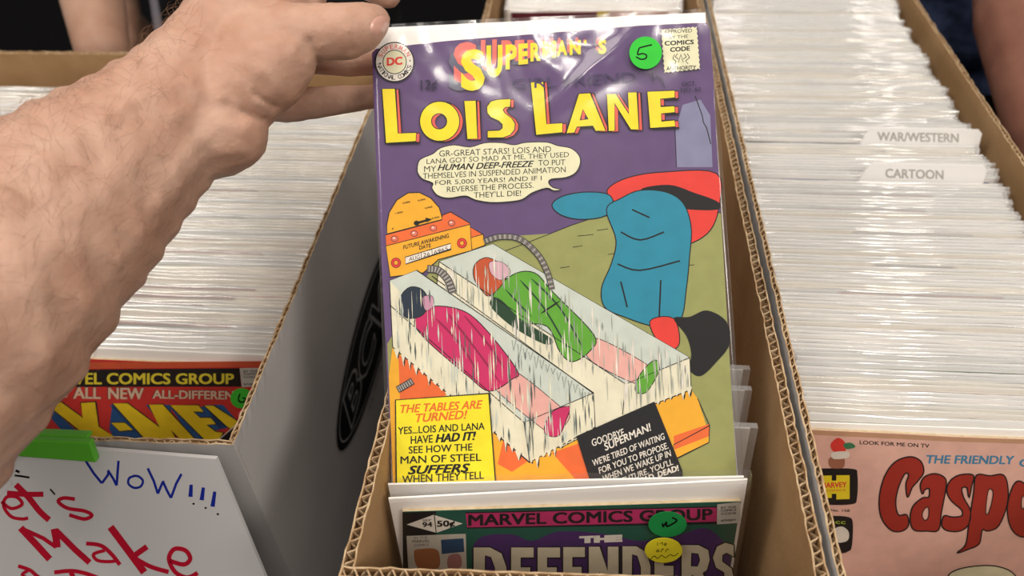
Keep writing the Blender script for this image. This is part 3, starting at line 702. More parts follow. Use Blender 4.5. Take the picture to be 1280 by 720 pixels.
for p, h in bl_: I.stroke(p, 3, K_, False, True)
I.L += 1
for p, h in bl_: I.poly(p, BONE, h, up=False)
I.L += 1
for p, h in bl_:
    for q in h: I.stroke(q, 1.2, K_, False, True)
I.poly([(896.5, 630), (925, 627), (926, 653), (896, 655)], ink('stamp_grey', (206, 204, 196)))
for t, y in (('BY THE', 633), ('COMICS', 636.5), ('CODE', 640.5), ('AUTHORITY', 649)): I.text(t, (901, y), (920, y-1), 2.6, K_, .03)
I.build('cover_print', dc)
sticker(dc, DP, 834.5, 655.5, 15.8, .0022, (34, 140, 72), 'sticker_green_dark', 'round green price sticker on the front comic', [[(828, 654), (829, 658), (833, 653), (834, 658), (846, 651), (840, 647)]], rx=24, w=2.2)
sticker(dc, DP, 829.5, 688, 15.5, .0025, (232, 220, 50), 'sticker_yellow', 'round yellow sticker with small handwriting',
        [[(822, 678), (822, 682)], [(825, 680), (828, 678), (828, 682)], [(832, 678), (832, 682), (830, 680), (834, 680)], [(820, 690), (822, 687), (824, 689), (821, 690)], [(826, 690), (828, 686), (830, 687)], [(832, 690), (834, 686), (836, 687)],
         [(813, 699), (818, 695), (822, 698), (827, 694), (832, 697), (838, 693), (842, 695), (848, 691)]], rx=23.5, w=.8)
# comics directly behind the front one
def plain_comic(name, label, top_l, top_r, z0, z1, lean, cat='comic', group=None, h=-.236):
    pg, w = page_from_top(top_l, top_r, z0, z1, lean)
    t = thing(name, label, cat, group, pg.M)
    m = MB(); m.prism(rect(0, w, h, 0), -.001, 0); m.build('backing_board', [BOARD], t)
    m = MB(); m.prism(rect(.003, w-.003, h+.002, -.012), -.003, -.0011); m.build('pages', [PAPER], t)
    m = MB(); m.add([(-.001, h, .0005), (w+.0035, h, .0005), (w+.0035, .0012, .0005), (-.001, .0012, .0005), (w+.0035, .0012, -.0032), (-.001, .0012, -.0032), (w+.0035, h, -.0032)], [(0, 1, 2, 3), (3, 2, 4, 5), (1, 6, 4, 2)])
    o = m.build('bag', [FILM], t); return t
plain_comic('bagged_comic', 'bagged comic showing blank white board, between the front comic and the raised one', (485, 606), (930, 596.5), .2715, .2735, 5)
for i, (u, v, y) in enumerate(((938, 536, .0), (931, 489, 0), (929, 463, 0))):
    w = .164; b = at(u, v, z=.266); pg = Page(b-Vector((w, 0, 0)), (1, 0, 0), (0, math.sin(math.radians(10+i)), math.cos(math.radians(10+i))))
    t = thing('bagged_comic', 'white-boarded bagged comic mostly hidden behind the raised comic', 'comic', 'bagged comics just behind the raised one', pg.M)
    m = MB(); m.prism(rect(0, w, -.232, 0), -.001, 0); m.build('backing_board', [BOARD], t)
    m = MB(); m.prism(rect(.003, w-.003, -.23, -.012), -.003, -.0011); m.build('pages', [PAPER], t)
    m = MB(); m.add([(-.001, -.23, .0005), (w+.0035, -.23, .0005), (w+.0035, .001, .0005), (-.001, .001, .0005), (w+.0035, .001, -.0032), (-.001, .001, -.0032)], [(0, 1, 2, 3), (3, 2, 4, 5)]); m.build('bag', [FILM_E], t)
# a darker topped comic at the back of the centre box
BP = Page((-.085, BKY, .262), (1, .02, 0), (0, .12, 1))
bk = thing('bagged_comic', 'comic with maroon and yellow top band behind the raised comic', 'comic', M=BP.M)
m = MB(); m.prism(rect(0, .164, -.238, 0), -.003, -.002); m.build('backing_board', [BOARD], bk)
m = MB(); m.prism(rect(.003, .161, -.236, -.002), -.0019, 0, 0); m.prism(rect(.003, .085, -.02, -.002), 0, .0001, 1); m.prism(rect(.085, .161, -.02, -.002), 0, .0001, 2); m.build('cover', [BOARD_C, ink('maroon_band', (96, 44, 52)), ink('mustard_band', (190, 166, 50))], bk)

# ---- front comic of the left box
XP, xw = page_from_top((330-395, 446), (331, 446.5), .2590, .2590, 14)
XP = Page(at(331, 446.5, z=.259)-Vector((CW, 0, 0)), (1, 0, 0), (0, math.sin(math.radians(14)), math.cos(math.radians(14)))); xw = CW
xc = thing('bagged_comic', 'red and yellow covered comic at the front of the left white box', 'comic', M=XP.M)
yt = XP.px(250, 455)[1]; xr = XP.px(326, 460)[0]
comic_parts(xc, 0, 0, .002, board_poly=rect(0, xw, -.232, 0), cover_poly=rect(.003, xr, -.229, yt), film_poly=rect(-.001, xw+.001, -.231, .001), base=ink('vermilion', (214, 52, 48)), filmz=.001)
zx = zm(60, 440, 4.5714)
I = Ink(XP, 0)
L0 = XP.o.x
def lw(x): return x
I.poly([(-60, 454), (329, 451.5), (328, 458.5), (-60, 463)], ink('band_orange', (220, 92, 56)))
I.poly(zx((-700, 108), (1095, 92), (1105, 198), (-700, 200)), K_)
q = zx((140, 120), (1060, 120)); I.text('VEL COMICS GROUP', (q[0][0]+2, q[0][1]), (q[1][0], q[1][1]+1), 14, ink('lemon', (238, 220, 60)), .04, h2=12.5)
I.text('MAR', (40, 467), (87, 466.5), 14, ink('lemon', 0), .04)
I.poly(zx((1095, 92), (1210, 90), (1215, 195), (1108, 200)), ink('stamp_grey', 0))
for t, y in (('BY THE', 105), ('COMICS', 120), ('CODE', 138), ('AUTHORITY', 178)): q = zx((1118, y), (1200, y-2)); I.text(t, q[0], q[1], 2.6, K_, .02)
PL = ink('pale_lettering', (232, 200, 172))
for t, a, b, h in (('ALL', (145, 200), (300, 202), 62), ('NEW', (345, 202), (545, 205), 62), ('ALL-DIFFERENT', (598, 215), (1110, 222), 46)):
    q = zx(a, b); I.text(t, q[0], q[1], h/4.57, K_, .06); I.text(t, (q[0][0]+.5, q[0][1]+.4), (q[1][0], q[1][1]+.4), h/4.57, PL, .04)
I.text('THE', (62, 484), (84, 484), 12, PL, .04)
BL = ink('logo_blue', (30, 88, 150)); YX = ink('logo_yellow', (246, 214, 30))
def both(p, h=()):
    pp = zx(*p); return pp
blue = [zx((30, 330), (190, 470), (190, 500), (100, 470), (20, 380)), zx((370, 290), (400, 300), (560, 430), (560, 500), (380, 490), (350, 440)), zx((350, 300), (420, 310), (700, 500), (550, 500)), zx((560, 300), (700, 300), (720, 440), (640, 400)), zx((690, 300), (760, 320), (900, 505), (830, 500)), zx((830, 330), (910, 300), (1080, 420), (940, 450)), zx((900, 300), (1000, 300), (1090, 400), (980, 440))]
I.L += 1
for p in blue: I.poly(p, BL, up=False)
yel = [zx((45, 290), (75, 285), (200, 375), (190, 290), (270, 285), (290, 425), (400, 495), (205, 490), (200, 460), (35, 330)),
       zx((362, 403), (440, 403), (486, 443), (410, 450)),
       zx((372, 292), (455, 292), (640, 430), (578, 300), (655, 298), (850, 508), (765, 505), (700, 440), (735, 500), (560, 500)),
       zx((700, 303), (860, 303), (890, 340), (830, 338), (870, 375), (930, 375), (960, 410), (905, 415), (960, 455), (1000, 460), (970, 512), (910, 512)),
       zx((895, 305), (945, 305), (1085, 395), (1050, 440), (1020, 420))]
I.L += 1
for p in yel: I.stroke(p, 2.4, K_, False, True)
I.L += 1
for p in yel: I.poly(p, YX, up=False)
I.poly(zx((960, 515), (1090, 400), (1130, 380), (1160, 520)), K_); I.stroke(zx((962, 512), (1090, 402)), 1, WH)
I.build('cover_print', xc)
sticker(xc, XP, 302, 498, 12.5, .0018, (70, 190, 60), 'sticker_lime', 'round green sticker near the cover right edge', [[(300, 492), (298, 500), (303, 503), (307, 499), (303, 497)]], rx=14, w=2)
sticker(xc, XP, 310, 519, 9, .0016, (240, 120, 150), 'sticker_pink', 'round pink sticker near the cover right edge', [[(308, 516), (311, 522)]], rx=12, w=1.4)

# ---- front comic of the right box
CP = Page(at(1003, 537, z=.2555), (1, 0.012, 0), (0, math.sin(math.radians(15)), math.cos(math.radians(15))))
cc = thing('bagged_comic', 'faded pink covered comic with large dark red title, front of right box', 'comic', M=CP.M)
cw = CW; tp = CP.px(1100, 541)[1]
comic_parts(cc, 0, 0, .002, board_poly=rect(-.0005, cw, -.232, .003), cover_poly=[(0, -.229), (cw-.003, -.229), (cw-.003, CP.px(1275, 549)[1]), CP.px(1190, 546), CP.px(1120, 542), (0, CP.px(1004, 537)[1])], film_poly=rect(-.001, cw+.001, -.231, .004), base=ink('faded_pink', (240, 192, 176)), filmz=.001)
zp = zm(1000, 530, 3.7893)
I = Ink(CP, 0)
I.poly([(1003, 537), (1120, 542.5), (1190, 546.5), (1275, 549), (1285, 549.5), (1285, 555), (1190, 552), (1004, 543)], ink('foxed_edge', (206, 160, 128)))
q = zp((283, 78), (612, 95)); I.text('LOOK FOR ME ON TV', q[0], q[1], 4.6, K_, .03)
q = zp((600, 148), (1015, 152)); I.text('THE FRIENDLY', q[0], q[1], 10, ink('steel_blue', (70, 140, 180)), .04, .15)
q = zp((1040, 165), (1300, 170)); I.text('GHOST', q[0], q[1], 9.5, ink('steel_blue', 0), .04, .15)
# plain patches where the small clown and mascot are printed; frame and initial logo kept
I.shape(smooth_loop(zp((85, 215), (110, 210), (250, 212), (272, 240), (270, 350), (245, 380), (110, 380), (88, 350), (76, 240))), K_)
I.poly(zp((98, 245), (150, 243), (150, 268), (172, 268), (172, 242), (235, 242), (235, 355), (172, 357), (172, 330), (150, 330), (150, 350), (105, 350)), YE)
q = zp((102, 278), (220, 274)); I.text('HARVEY', q[0], q[1], 6.5, RD, .04)
q = zp((120, 312), (215, 308)); I.text('COMICS', q[0], q[1], 2, RD, .02)
I.poly(smooth_loop(zp((140, 160), (205, 155), (205, 205), (145, 205))), ink('tan_spring', (170, 110, 84)))
I.poly(smooth_loop(zp((145, 95), (180, 65), (215, 90), (210, 135), (160, 130))), RD)
I.poly(smooth_loop(zp((205, 95), (240, 88), (262, 108), (220, 118))), ink('leaf', (60, 130, 90)))
I.poly(smooth_loop(zp((150, 135), (225, 130), (228, 158), (160, 165))), WH)
q = zp((145, 402), (235, 404)); I.text('No. 158', q[0], q[1], 3.0, K_, .02)
I.shape(smooth_loop(zp((110, 440), (150, 434), (230, 440), (250, 470), (245, 580), (225, 604), (190, 612), (130, 600))), K_)
q = zp((140, 458), (215, 460)); I.text('pcc', q[0], q[1], 5, ink('lime_ink', (170, 190, 60)), .03)
I.poly(smooth_loop(zp((165, 495), (200, 485), (230, 510), (225, 550), (180, 560), (160, 530))), WH)
# big title letters
BR = ink('brick_red', (168, 44, 30))
def T(*p): return smooth_loop(zp(*p), 4)
big = [(T((560, 265), (585, 225), (570, 175), (520, 155), (450, 180), (400, 250), (376, 350), (385, 440), (430, 500), (480, 506), (512, 480), (505, 430), (465, 430), (452, 370), (465, 300), (495, 235), (515, 240), (502, 285), (510, 345), (530, 300)), []),
       (T((580, 330), (570, 290), (590, 250), (640, 235), (685, 255), (690, 300), (668, 420), (655, 500), (600, 505), (540, 500), (522, 450), (535, 390), (580, 350), (610, 345), (612, 305), (590, 310)), [T((590, 400), (608, 395), (608, 440), (590, 455), (578, 430))]),
       (T((820, 242), (760, 240), (715, 265), (695, 310), (715, 360), (765, 405), (765, 435), (720, 440), (682, 435), (672, 480), (700, 504), (760, 504), (800, 470), (806, 410), (775, 350), (765, 305), (790, 300), (800, 345), (812, 290)), []),
       (T((835, 243), (900, 245), (960, 240), (982, 290), (980, 380), (940, 480), (890, 505), (862, 500), (848, 565), (800, 590), (745, 608), (785, 570), (800, 470), (822, 330)), [T((893, 310), (912, 315), (912, 350), (895, 415), (880, 425), (882, 370))]),
       (T((1080, 290), (1030, 270), (998, 320), (982, 400), (995, 480), (1030, 525), (1080, 532), (1140, 510), (1150, 450), (1090, 440), (1140, 380), (1140, 310)), [T((1050, 350), (1070, 340), (1072, 380), (1050, 400))]),
       (T((1170, 280), (1240, 290), (1300, 270), (1330, 330), (1270, 360), (1240, 520), (1160, 520)), [])]
I.L += 1
for p, h in big: I.stroke(p, 2.2, K_, False, True)
I.L += 1
for p, h in big: I.poly(p, BR, h, up=False)
I.L += 1
for p, h in big:
    for k in h: I.stroke(k, 1.2, K_, False, True)
    I.stroke(p, 1.3, K_, False, True)
I.shape(smooth_loop([(1185, 722), (1196, 712), (1222, 707), (1248, 708), (1268, 718), (1275, 740), (1200, 745)]), CREAM, K_, 1.6)
I.build('cover_print', cc)

# ---- tabbed dividers in the right box
def divider(label, word, ul, ur, lr, ll, tx0, tx1, ty):
    pg = Page(at(*ul, z=.272), (1, .0, 0), (0, .12, 1))
    t = thing('divider_card', label, 'divider', 'tabbed divider cards in the right box' if False else None, pg.M)
    a, b = pg.px(*ul), pg.px(*ur); h = .015; r = .003
    top = [(a[0]-.003, a[1]-h), (a[0], a[1]-.006), (a[0]+r, a[1]), (b[0]-r, a[1]), (b[0], a[1]-r), (b[0]+.001, a[1]-h)]
    pts = [(b[0]+.002-CW, a[1]-.24), (b[0]+.002, a[1]-.24), (b[0]+.002, a[1]-h)]+top[::-1]+[(b[0]+.002-CW, a[1]-h)]
    m = MB(); m.prism(pts, -.0008, 0); m.build('card', [mat('divider_white', (250, 248, 246), .45, .4)], t)
    I = Ink(pg, 0); I.text(word, tx0, tx1, ty, ink('label_grey', (182, 178, 172)), .03); I.build('lettering', t)
divider('white divider card with a tab lettered CARTOON', 'CARTOON', (1084, 204), (1235, 208), 0, 0, (1107, 211), (1179, 213), 11)
divider('white divider card with a tab lettered WAR/WESTERN, behind the CARTOON divider', 'WAR/WESTERN', (1084, 160), (1229, 163), 0, 0, (1097, 165), (1198, 167), 11)

# ------------------------------------------------------------------ handwritten sign on the left box, with green clip
SP = Page(at(270, 574, y=.0515), at(270, 574, y=.0515)-at(60, 557, y=.0490), at(270, 574, y=.0515)-at(331, 720, y=.034))
sg = thing('hand_lettered_sign', 'white card sign with red and blue handwriting leaning on the left box', 'sign', M=SP.M)
tl = SP.px(-60, 548); brp = SP.px(331, 720); lowy = -.20
slope = brp[0]/brp[1]
ll_ = SP.px(-30, 720)
card = [(tl[0]-.02, lowy), (slope*lowy, lowy), (0, 0), (tl[0], tl[1]), (tl[0]-.02, tl[1])]
card = [(tl[0], lowy), (slope*lowy, lowy), (0, 0), (tl[0], tl[1])]
m = MB(); m.prism(card, -.0022, 0); m.build('card', [mat('sign_card', (206, 204, 204), .45, .4)], sg)
I = Ink(SP, 0); zs = zm(0, 560, 4.2667)
BLU = ink('marker_blue', (28, 44, 150)); REDM = ink('marker_red', (190, 24, 50))
def mk(pts, w, m_, sm=True): q = zs(*pts); I.stroke(smooth_loop(q, 5, False) if sm else q, w, m_)
for st in ([(455, 65), (500, 135), (543, 188)], [(543, 188), (575, 145), (580, 120)], [(575, 118), (605, 165), (622, 200)], [(622, 200), (628, 120), (632, 68)]): mk(st, 3.2, BLU, False)
mk([(720, 148), (690, 160), (685, 190), (715, 212), (750, 205), (762, 175), (740, 152), (712, 148)], 3, BLU)
for st in ([(788, 108), (820, 175), (842, 243)], [(842, 243), (860, 200), (870, 178)], [(868, 175), (890, 225), (912, 266)], [(912, 266), (940, 190), (968, 138)]): mk(st, 3.2, BLU, False)
for a, b in (((1020, 195), (1016, 260)), ((1085, 210), (1076, 278)), ((1146, 232), (1134, 312))): mk([a, b], [4, 5.5], BLU, False)
for x, y in ((1033, 297), (1097, 319), (1162, 352)): (u, v), = zs((x, y)); I.ell(u, v, 1.6, 1.3, K_, n=10)
# red words
mk([(8, 285), (60, 322), (118, 300), (90, 262), (35, 262), (20, 310), (60, 365), (120, 378), (150, 372)], 4.2, REDM)
mk([(85, 195), (150, 260), (210, 335), (262, 383)], 7.5, REDM); mk([(38, 240), (130, 246), (232, 246)], 6.5, REDM)
mk([(268, 218), (280, 232), (294, 248)], 2, K_)
mk([(400, 272), (340, 266), (312, 285), (360, 320), (450, 335), (490, 358), (450, 378), (370, 356)], 4.6, REDM)
mk([(110, 425), (190, 510), (265, 592)], 8.5, REDM, False); mk([(120, 430), (230, 480), (300, 528)], 5, REDM, False); mk([(290, 430), (300, 480), (305, 530)], 9, REDM, False); mk([(300, 440), (400, 540), (478, 610)], 7.5, REDM, False)
mk([(460, 508), (540, 520), (600, 570), (640, 622)], 5, REDM); mk([(560, 545), (500, 565), (520, 598), (580, 605), (625, 600)], 4.2, REDM)
mk([(590, 420), (680, 540), (770, 662)], 9, REDM, False); mk([(785, 525), (735, 560), (700, 590)], 7, REDM, False); mk([(710, 580), (800, 630), (900, 660)], 5.5, REDM)
mk([(905, 600), (980, 620), (1015, 590), (990, 545), (930, 538), (902, 590), (935, 660), (1000, 690), (1055, 665)], 5.5, REDM)
mk([(98, 628), (160, 650), (200, 683), (260, 720)], 4.5, REDM); mk([(150, 652), (120, 675), (160, 700)], 4, REDM)
mk([(290, 662), (400, 655), (520, 690), (600, 740)], 5, REDM); mk([(380, 662), (420, 760)], 6, REDM)
mk([(80, 145), (120, 150), (158, 156)], 2.4, K_); mk([(85, 118), (105, 128)], 3, K_)
I.build('handwriting', sg)
cm = MB(); g = [SP.px(-70, 538), SP.px(118, 546), SP.px(126, 571), SP.px(-70, 556)]
cm.prism([g[3], g[2], g[1], g[0]], .0004, .0042, 0)
cm.prism([(g[0][0], g[0][1]-.002), (g[1][0]-.003, g[1][1]-.002), (g[1][0]-.003, g[1][1]+.0), (g[0][0], g[0][1])], -.0045, .0004, 0)
co = cm.build('green_clip', [mat('green_plastic', (86, 172, 40), .4, .5)]); co.matrix_world = SP.M
bv = co.modifiers.new('b', 'BEVEL'); bv.width = .0007; bv.segments = 2
tag(co, 'bright green plastic clip strip on the sign top edge beside the forearm', 'clip')

# ------------------------------------------------------------------ bodies
def blob(name, caps, voxel, material, parent=None, smooth=6, deform=None):
    """union of tapered rounded limbs, remeshed into one continuous skin"""
    bm = bmesh.new()
    for a, ra, b, rb in caps:
        a = Vector(a); b = Vector(b); d = b-a; L = d.length; n = max(2, int(L/min(ra, rb)*2.2))
        n = min(n, 14)
        for i in range(n+1):
            t = i/n; r = ra+(rb-ra)*t
            bmesh.ops.create_icosphere(bm, subdivisions=2, radius=r, matrix=Matrix.Translation(a+d*t))
    me = bpy.data.meshes.new(name); bm.to_mesh(me); bm.free()
    o = bpy.data.objects.new(name, me); COL.objects.link(o)
    r = o.modifiers.new('r', 'REMESH'); r.mode = 'VOXEL'; r.voxel_size = voxel; r.use_smooth_shade = True
    s = o.modifiers.new('s', 'SMOOTH'); s.iterations = smooth; s.factor = .6
    dg = bpy.context.evaluated_depsgraph_get(); m2 = bpy.data.meshes.new_from_object(o.evaluated_get(dg)); m2.name = name
    bpy.data.objects.remove(o)
    n = len(m2.vertices); co = np.empty(n*3); m2.vertices.foreach_get('co', co); no = np.empty(n*3)
    if deform:
        m2.vertices.foreach_get('normal', no); co = deform(co.reshape(-1, 3), no.reshape(-1, 3)).ravel(); m2.vertices.foreach_set('co', co); m2.update()
    m2.materials.clear(); m2.materials.append(material)
    m2.polygons.foreach_set('use_smooth', [True]*len(m2.polygons))
    return link(bpy.data.objects.new(name, m2), parent)
def chain(pts):        # pts: (u, v, D, r_px)
    q = [(at(u, v, D=D), r*D/F) for u, v, D, r in pts]
    return [(q[i][0], q[i][1], q[i+1][0], q[i+1][1]) for i in range(len(q)-1)]
Rn = np.array(R); Cn = np.array(CAM)
def crease_fn(lines):
    def fn(co, no):
        c = (co-Cn) @ Rn                               # world -> camera
        u = 640+F*c[:, 0]/-c[:, 2]; v = 360-F*c[:, 1]/-c[:, 2]
        face = ((Cn-co)*no).sum(1) > 0
        out = co.copy()
        for pts, w, dep in lines:
            d = np.full(len(co), 1e9)
            for (x0, y0), (x1, y1) in zip(pts[:-1], pts[1:]):
                L2 = (x1-x0)**2+(y1-y0)**2; t = np.clip(((u-x0)*(x1-x0)+(v-y0)*(y1-y0))/L2, 0, 1)
                d = np.minimum(d, np.hypot(u-x0-t*(x1-x0), v-y0-t*(y1-y0)))
            out -= (no*(dep*np.exp(-(d/w)**2)*face)[:, None])
        return out
    return fn
hand = thing('person', 'bare hairy forearm and hand reaching in from the left, gripping the raised comic', 'person', M=Matrix.Translation(at(150, 200, D=.35)))
caps = []
caps += chain([(-330, 640, .27, 190), (-190, 530, .285, 196), (-60, 402, .30, 168), (42, 296, .325, 142), (108, 236, .34, 122), (165, 187, .352, 101), (218, 136, .362, 84), (262, 92, .375, 78)])
caps += chain([(218, 150, .362, 78), (262, 165, .362, 62), (288, 168, .362, 48)])                     # heel of the hand
caps += chain([(262, 92, .375, 78), (305, 50, .385, 84), (330, 0, .395, 80), (350, -60, .405, 66)])   # palm / back of hand
caps += chain([(285, 120, .365, 62), (330, 88, .363, 56), (352, 74, .362, 44)])                       # thenar
caps += chain([(320, 70, .366, 56), (360, 45, .364, 42), (395, 40, .364, 36.5), (430, 40, .364, 36)])     # thumb
caps += chain([(430, 40, .364, 36), (452, 34, .366, 31), (468, 25, .3695, 21)])
caps += chain([(350, -50, .41, 40), (410, -40, .412, 26), (460, -22, .408, 22), (486, -6, .402, 17)])    # index finger
caps += chain([(325, 50, .40, 44), (385, 70, .405, 24), (440, 77, .404, 20), (500, 74, .3995, 17)])      # middle finger
caps += chain([(305, 105, .40, 42), (360, 130, .408, 24), (400, 127, .406, 20.5), (450, 123, .402, 17), (492, 118, .3985, 14.5)])   # ring finger
caps += chain([(300, 105, .42, 36), (360, 133, .432, 16), (420, 131, .430, 13), (455, 126, .42, 12)])     # little finger
lines = [([(386, 52), (394, 66), (399, 80)], 4, .0012), ([(376, 62), (387, 78), (389, 88)], 3, .0009), ([(318, 117), (334, 128), (342, 133)], 3, .0016), ([(303, 138), (322, 148), (332, 150)], 3, .0020),
         ([(190, 262), (215, 215), (250, 178)], 10, -.0008), ([(205, 300), (238, 235), (270, 205)], 9, .0007), ([(437, 44), (441, 52), (440, 64)], 2.5, .0006), ([(283, 130), (300, 150)], 6, .0008),
         ([(120, 150), (180, 120), (240, 100)], 10, -.0008), ([(388, 0), (388, 20), (392, 50)], 5, .0007)]
cf = crease_fn(lines)
def arm_deform(co, no):
    co = cf(co, no)
    d = np.array([noise.noise(Vector(p)*55)*.0009+noise.noise(Vector(p)*150)*.00035+noise.noise(Vector(p)*420)*.00012 for p in co.tolist()])
    return co+no*d[:, None]
arm = blob('arm_and_hand', caps, .0017, SKIN, None, 4, arm_deform)
Mi = hand.matrix_world.inverted(); arm.data.transform(Mi); arm.parent = hand
wm = [hand.matrix_world @ v.co for v in arm.data.vertices]
bvh = BVHTree.FromPolygons(wm, [tuple(p.vertices) for p in arm.data.polygons])
# thumbnail laid on the skin
def on_skin(u, v, lift):
    r = ray(u, v); h = bvh.ray_cast(CAM, r.normalized())
    return None if h[0] is None else (h[0]-r.normalized()*lift)
nv = []; nf = []; n = 9; cx_, cy_ = 474.5, 31
for j in range(n+1):
    for i in range(n+1):
        a, b = i/n*2-1, j/n*2-1; l = max(abs(a), abs(b)); q = math.hypot(a, b) or 1; a, b = a/q*l, b/q*l
        x = a*13.5; y = b*10; c, s_ = math.cos(-.75), math.sin(-.75); u, v = cx_+x*c-y*s_, cy_+x*s_+y*c
        p = on_skin(u, v, .0005*(1-l**4)+.0001)
        nv.append(Mi @ (p if p else at(u, v, D=.366)))
for j in range(n):
    for i in range(n): a = j*(n+1)+i; nf.append((a, a+n+1, a+n+2, a+1))
mesh_obj('thumbnail', nv, nf, NAIL, hand, smooth=True)
# arm hair
hm = MB(); rnd = random.Random(12); polys = arm.data.polygons; count = 0
cand = [p for p in polys]
rnd.shuffle(cand)
for p in cand:
    w = hand.matrix_world @ p.center; u, v = proj(w); nrm = p.normal
    if u > 250 or u < -260 or v > 700: continue
    if u > 215 and v > 100: continue
    side = (CAM-w).normalized().dot(nrm)
    if side < -.35: continue
    up = nrm.z*.5+.5                                   # more on the upper side
    if rnd.random() > (.25+.75*up) * (1 if v < 420 else .5): continue
    axis = (at(262, 92, D=.375)-at(-60, 392, D=.30)).normalized()
    d = (axis*rnd.uniform(-.5, .6)+Vector((rnd.uniform(-.7, .5), rnd.uniform(-.3, .5), rnd.uniform(-.3, .5)))); d = (d-nrm*d.dot(nrm)).normalized()
    L = rnd.uniform(.006, .014); c = Mi @ w; up_ = nrm*L*rnd.uniform(.12, .4); k2 = nrm.cross(d)*L*rnd.uniform(-.35, .35)
    pts = [c, c+d*L*.35+up_*.8, c+d*L*.7+up_+k2*.5, c+d*L+up_*.7+k2]
    hm.tube(pts, [.00004, .00004, .00003, .00001], 3); count += 1
    if count > 1100: break
hr = hm.build('arm_hair', [HAIR], hand); hr['kind'] = 'stuff'

# ---- people on the far side of the table
def person(label, x, y, shirt, arm_pts, leg_mat, hands=(), skin=SKIN_B):
    t = thing('person', label, 'person', M=Matrix.Translation((x, y, -.72)))
    iv = t.matrix_world.inverted()
    f = .17
    def L(a, ra, b, rb): return (a, ra, b, rb)
    body = [L((0, 0, .86), .15, (0, 0, 1.05), .135), L((-.05, 0, 1.05), .125, (-.06, 0, 1.25), .13), L((.05, 0, 1.05), .125, (.06, 0, 1.25), .13), L((-.12, 0, 1.33), .08, (.12, 0, 1.33), .08), L((0, 0, 1.36), .06, (0, -.03, 1.46), .055), L((0, -.05, 1.56), .09, (0, -.045, 1.61), .095), L((0, -.09, 1.50), .05, (0, -.07, 1.56), .06)]
    for s_ in (-1, 1):
        body += [L((s_*.09, 0, .86), .10, (s_*.10, 0, .48), .062), L((s_*.10, 0, .48), .06, (s_*.10, .02, .1), .042), L((s_*.10, .02, .05), .042, (s_*.10, -.13, .035), .034)]
    body += [L((-.012+.012, -.15, 1.555), .012, (0, -.135, 1.58), .010), L((-.095, -.045, 1.55), .02, (-.095, -.04, 1.58), .022), L((.095, -.045, 1.55), .02, (.095, -.04, 1.58), .022)]
    for pts in arm_pts+list(hands):
        q = [(iv @ Vector(p), r) for p, r in pts]
        body += [(q[i][0], q[i][1], q[i+1][0], q[i+1][1]) for i in range(len(q)-1)]
    blob('body', body, .0045, skin, t, 5)
    sh = [L((-.03, 0, .945), .168, (.03, 0, .945), .168), L((0, 0, .95), .168, (0, 0, 1.05), .15), L((-.05, 0, 1.05), .14, (-.06, 0, 1.25), .143), L((.05, 0, 1.05), .14, (.06, 0, 1.25), .143), L((-.13, 0, 1.335), .088, (.13, 0, 1.335), .088)]
    for pts in arm_pts:
        a, ra = iv @ Vector(pts[0][0]), pts[0][1]; b, rb = iv @ Vector(pts[1][0]), pts[1][1]; e = a.lerp(b, .8)
        sh.append((a, ra+.022, e, rb+.016))
    blob('shirt', sh, .011, shirt, t, 6)
    tr = [L((-.05, 0, .90), .165, (.05, 0, .80), .15), L((0, 0, .84), .155, (0, 0, .76), .12)]
    for s_ in (-1, 1): tr += [L((s_*.075, 0, .90), .128, (s_*.095, 0, .80), .118), L((s_*.09, 0, .80), .116, (s_*.10, 0, .48), .08), L((s_*.10, 0, .48), .08, (s_*.10, .02, .1), .062)]
    blob('trousers', tr, .010, leg_mat, t, 6)
    hb = [L((0, -.035, 1.62), .092, (0, -.02, 1.63), .098)]
    blob('hair', hb, .01, mat('head_hair', (50, 38, 30), .7), t, 3)
    for s_ in (-1, 1):
        m = MB(); m.tube([iv @ Vector((x+s_*.032, y-.128, -.72+1.575)), iv @ Vector((x+s_*.032, y-.140, -.72+1.575))], [.011, .006], 10); m.build('eye', [mat('eye', (235, 232, 228), .2)], t)
    m = MB(); m.tube([iv @ Vector((x-.022, y-.139, -.72+1.522)), iv @ Vector((x, y-.145, -.72+1.520)), iv @ Vector((x+.022, y-.139, -.72+1.522))], [.003, .006, .003], 8); m.build('lips', [mat('lips', (160, 90, 80), .5)], t)
    return t
def fingers(wr, dirv, spread, r=.009, L=.07):
    out = []
    dv = Vector(dirv).normalized(); sp = Vector(spread).normalized()
    for k, ln in zip((-1.5, -.5, .5, 1.5), (.85, 1, .95, .75)):
        a = Vector(wr)+dv*.05+sp*.017*k; b = a+dv*L*.55*ln+sp*.004*k; c = b+dv*L*.45*ln+Vector((0, 0, -.010))
        out.append([(Vector(wr), .022), (a-dv*.01, .015), (a, r+.002), (b, r), (c, r-.002)])
    a = Vector(wr)+dv*.015+sp*.03; out.append([(Vector(wr), .022), (a, .013), (a+dv*.03+sp*.025, .011), (a+dv*.05+sp*.035, .009)])
    return out
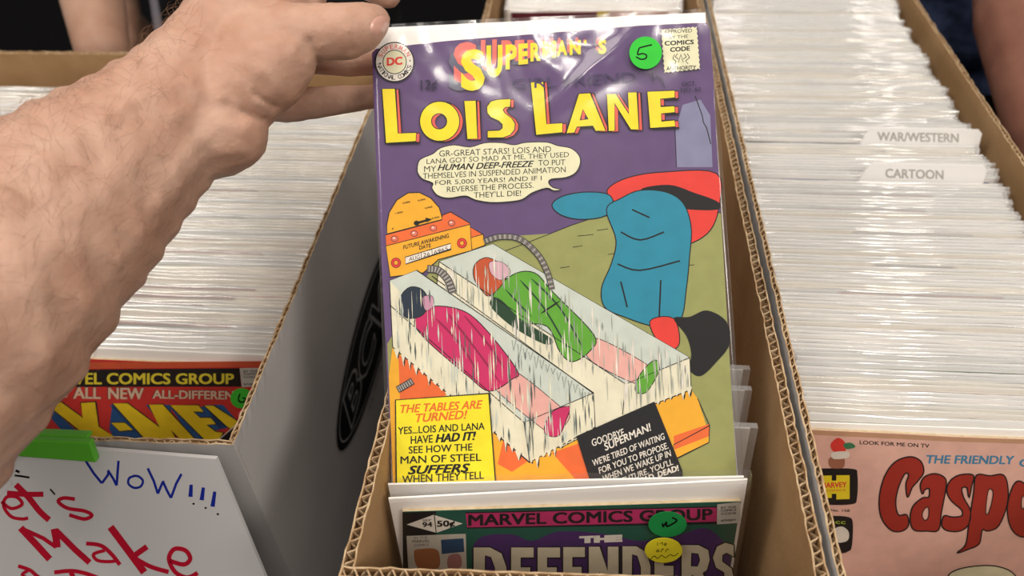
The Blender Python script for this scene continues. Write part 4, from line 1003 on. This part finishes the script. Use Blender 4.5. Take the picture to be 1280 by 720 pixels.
# left person
w1 = at(128, 62, D=.80); e1 = at(104, -60, D=.86)
px_, py_ = -.52, 1.12
sL = Vector((px_+.16, py_, .60)); el = at(84, -170, D=.93)
handL = Vector((w1.x+.012, w1.y-.01, TZ+.05))
la = [[(sL, .055), (el, .045), (e1, .038), (w1, .0275), (handL+Vector((0, 0, .03)), .027), (handL+Vector((0, -.045, -.015)), .025)]]
for fpts in fingers(handL+Vector((0, -.005, -.01)), (0, -1, -.05), (1, 0, 0)): la.append([(handL+Vector((0, -.03, -.01)), .02)]+fpts)
sR = Vector((px_-.16, py_, .60)); la2 = [[(sR, .055), (Vector((px_-.24, py_+.02, .34)), .045), (Vector((px_-.26, py_-.02, .10)), .03), (Vector((px_-.26, py_-.04, .03)), .024)]]
def person_arms(arms): return arms
pl = person('person in black shirt beyond the left boxes, bare forearm reaching down behind them', px_, py_, BLACK, [la[0], la2[0]], mat('black_trousers', (20, 20, 24), .9), la[1:]+fingers(la2[0][-1][0], (0, -.1, -1), (0, 1, 0)))
# hand of that person as continuing geometry of the arm
# straps hanging from the shoulder bag
m = MB(); m.tube([at(196, -90, D=1.0), at(192, 0, D=.93), at(198, 35, D=.90), at(203, 66, D=.88), at(206, 110, D=.90)], .0052, 8)
iv = pl.matrix_world.inverted(); m.v = [tuple(iv @ Vector(v)) for v in m.v]; m.build('bag_strap', [mat('strap_grey', (104, 100, 108), .6)], pl, True)
m = MB(); m.tube([at(150, -40, D=.96), at(146, 0, D=.93), at(140, 18, D=.92), at(148, 50, D=.91)], .0016, 6)
m.v = [tuple(iv @ Vector(v)) for v in m.v]; m.build('cord', [mat('strap_grey', 0)], pl, True)
# right person
qx, qy = .60, 1.16
sA = Vector((qx+.02, qy-.02, .62)); w2 = at(1305, 160, D=.70); e2 = at(1276, 20, D=.78)
ra_ = [[(sA, .06), (at(1265, -190, D=.98), .05), (e2, .043), (w2, .032), (w2+Vector((.02, -.05, -.05)), .03), (w2+Vector((.03, -.10, -.07)), .024)],
       [(Vector((qx+.2, qy, .6)), .055), (Vector((qx+.28, qy-.05, .36)), .045), (Vector((qx+.27, qy-.25, .22)), .03), (Vector((qx+.27, qy-.34, .18)), .024)]]
hd = fingers(ra_[0][-1][0], (.1, -1, -.4), (1, 0, 0))+fingers(ra_[1][-1][0], (0, -1, -.3), (1, 0, 0))
person('person in black shirt and blue jeans beyond the right box, arm at right edge', qx, qy, BLACK, ra_, DENIM, hd, SKIN_D)
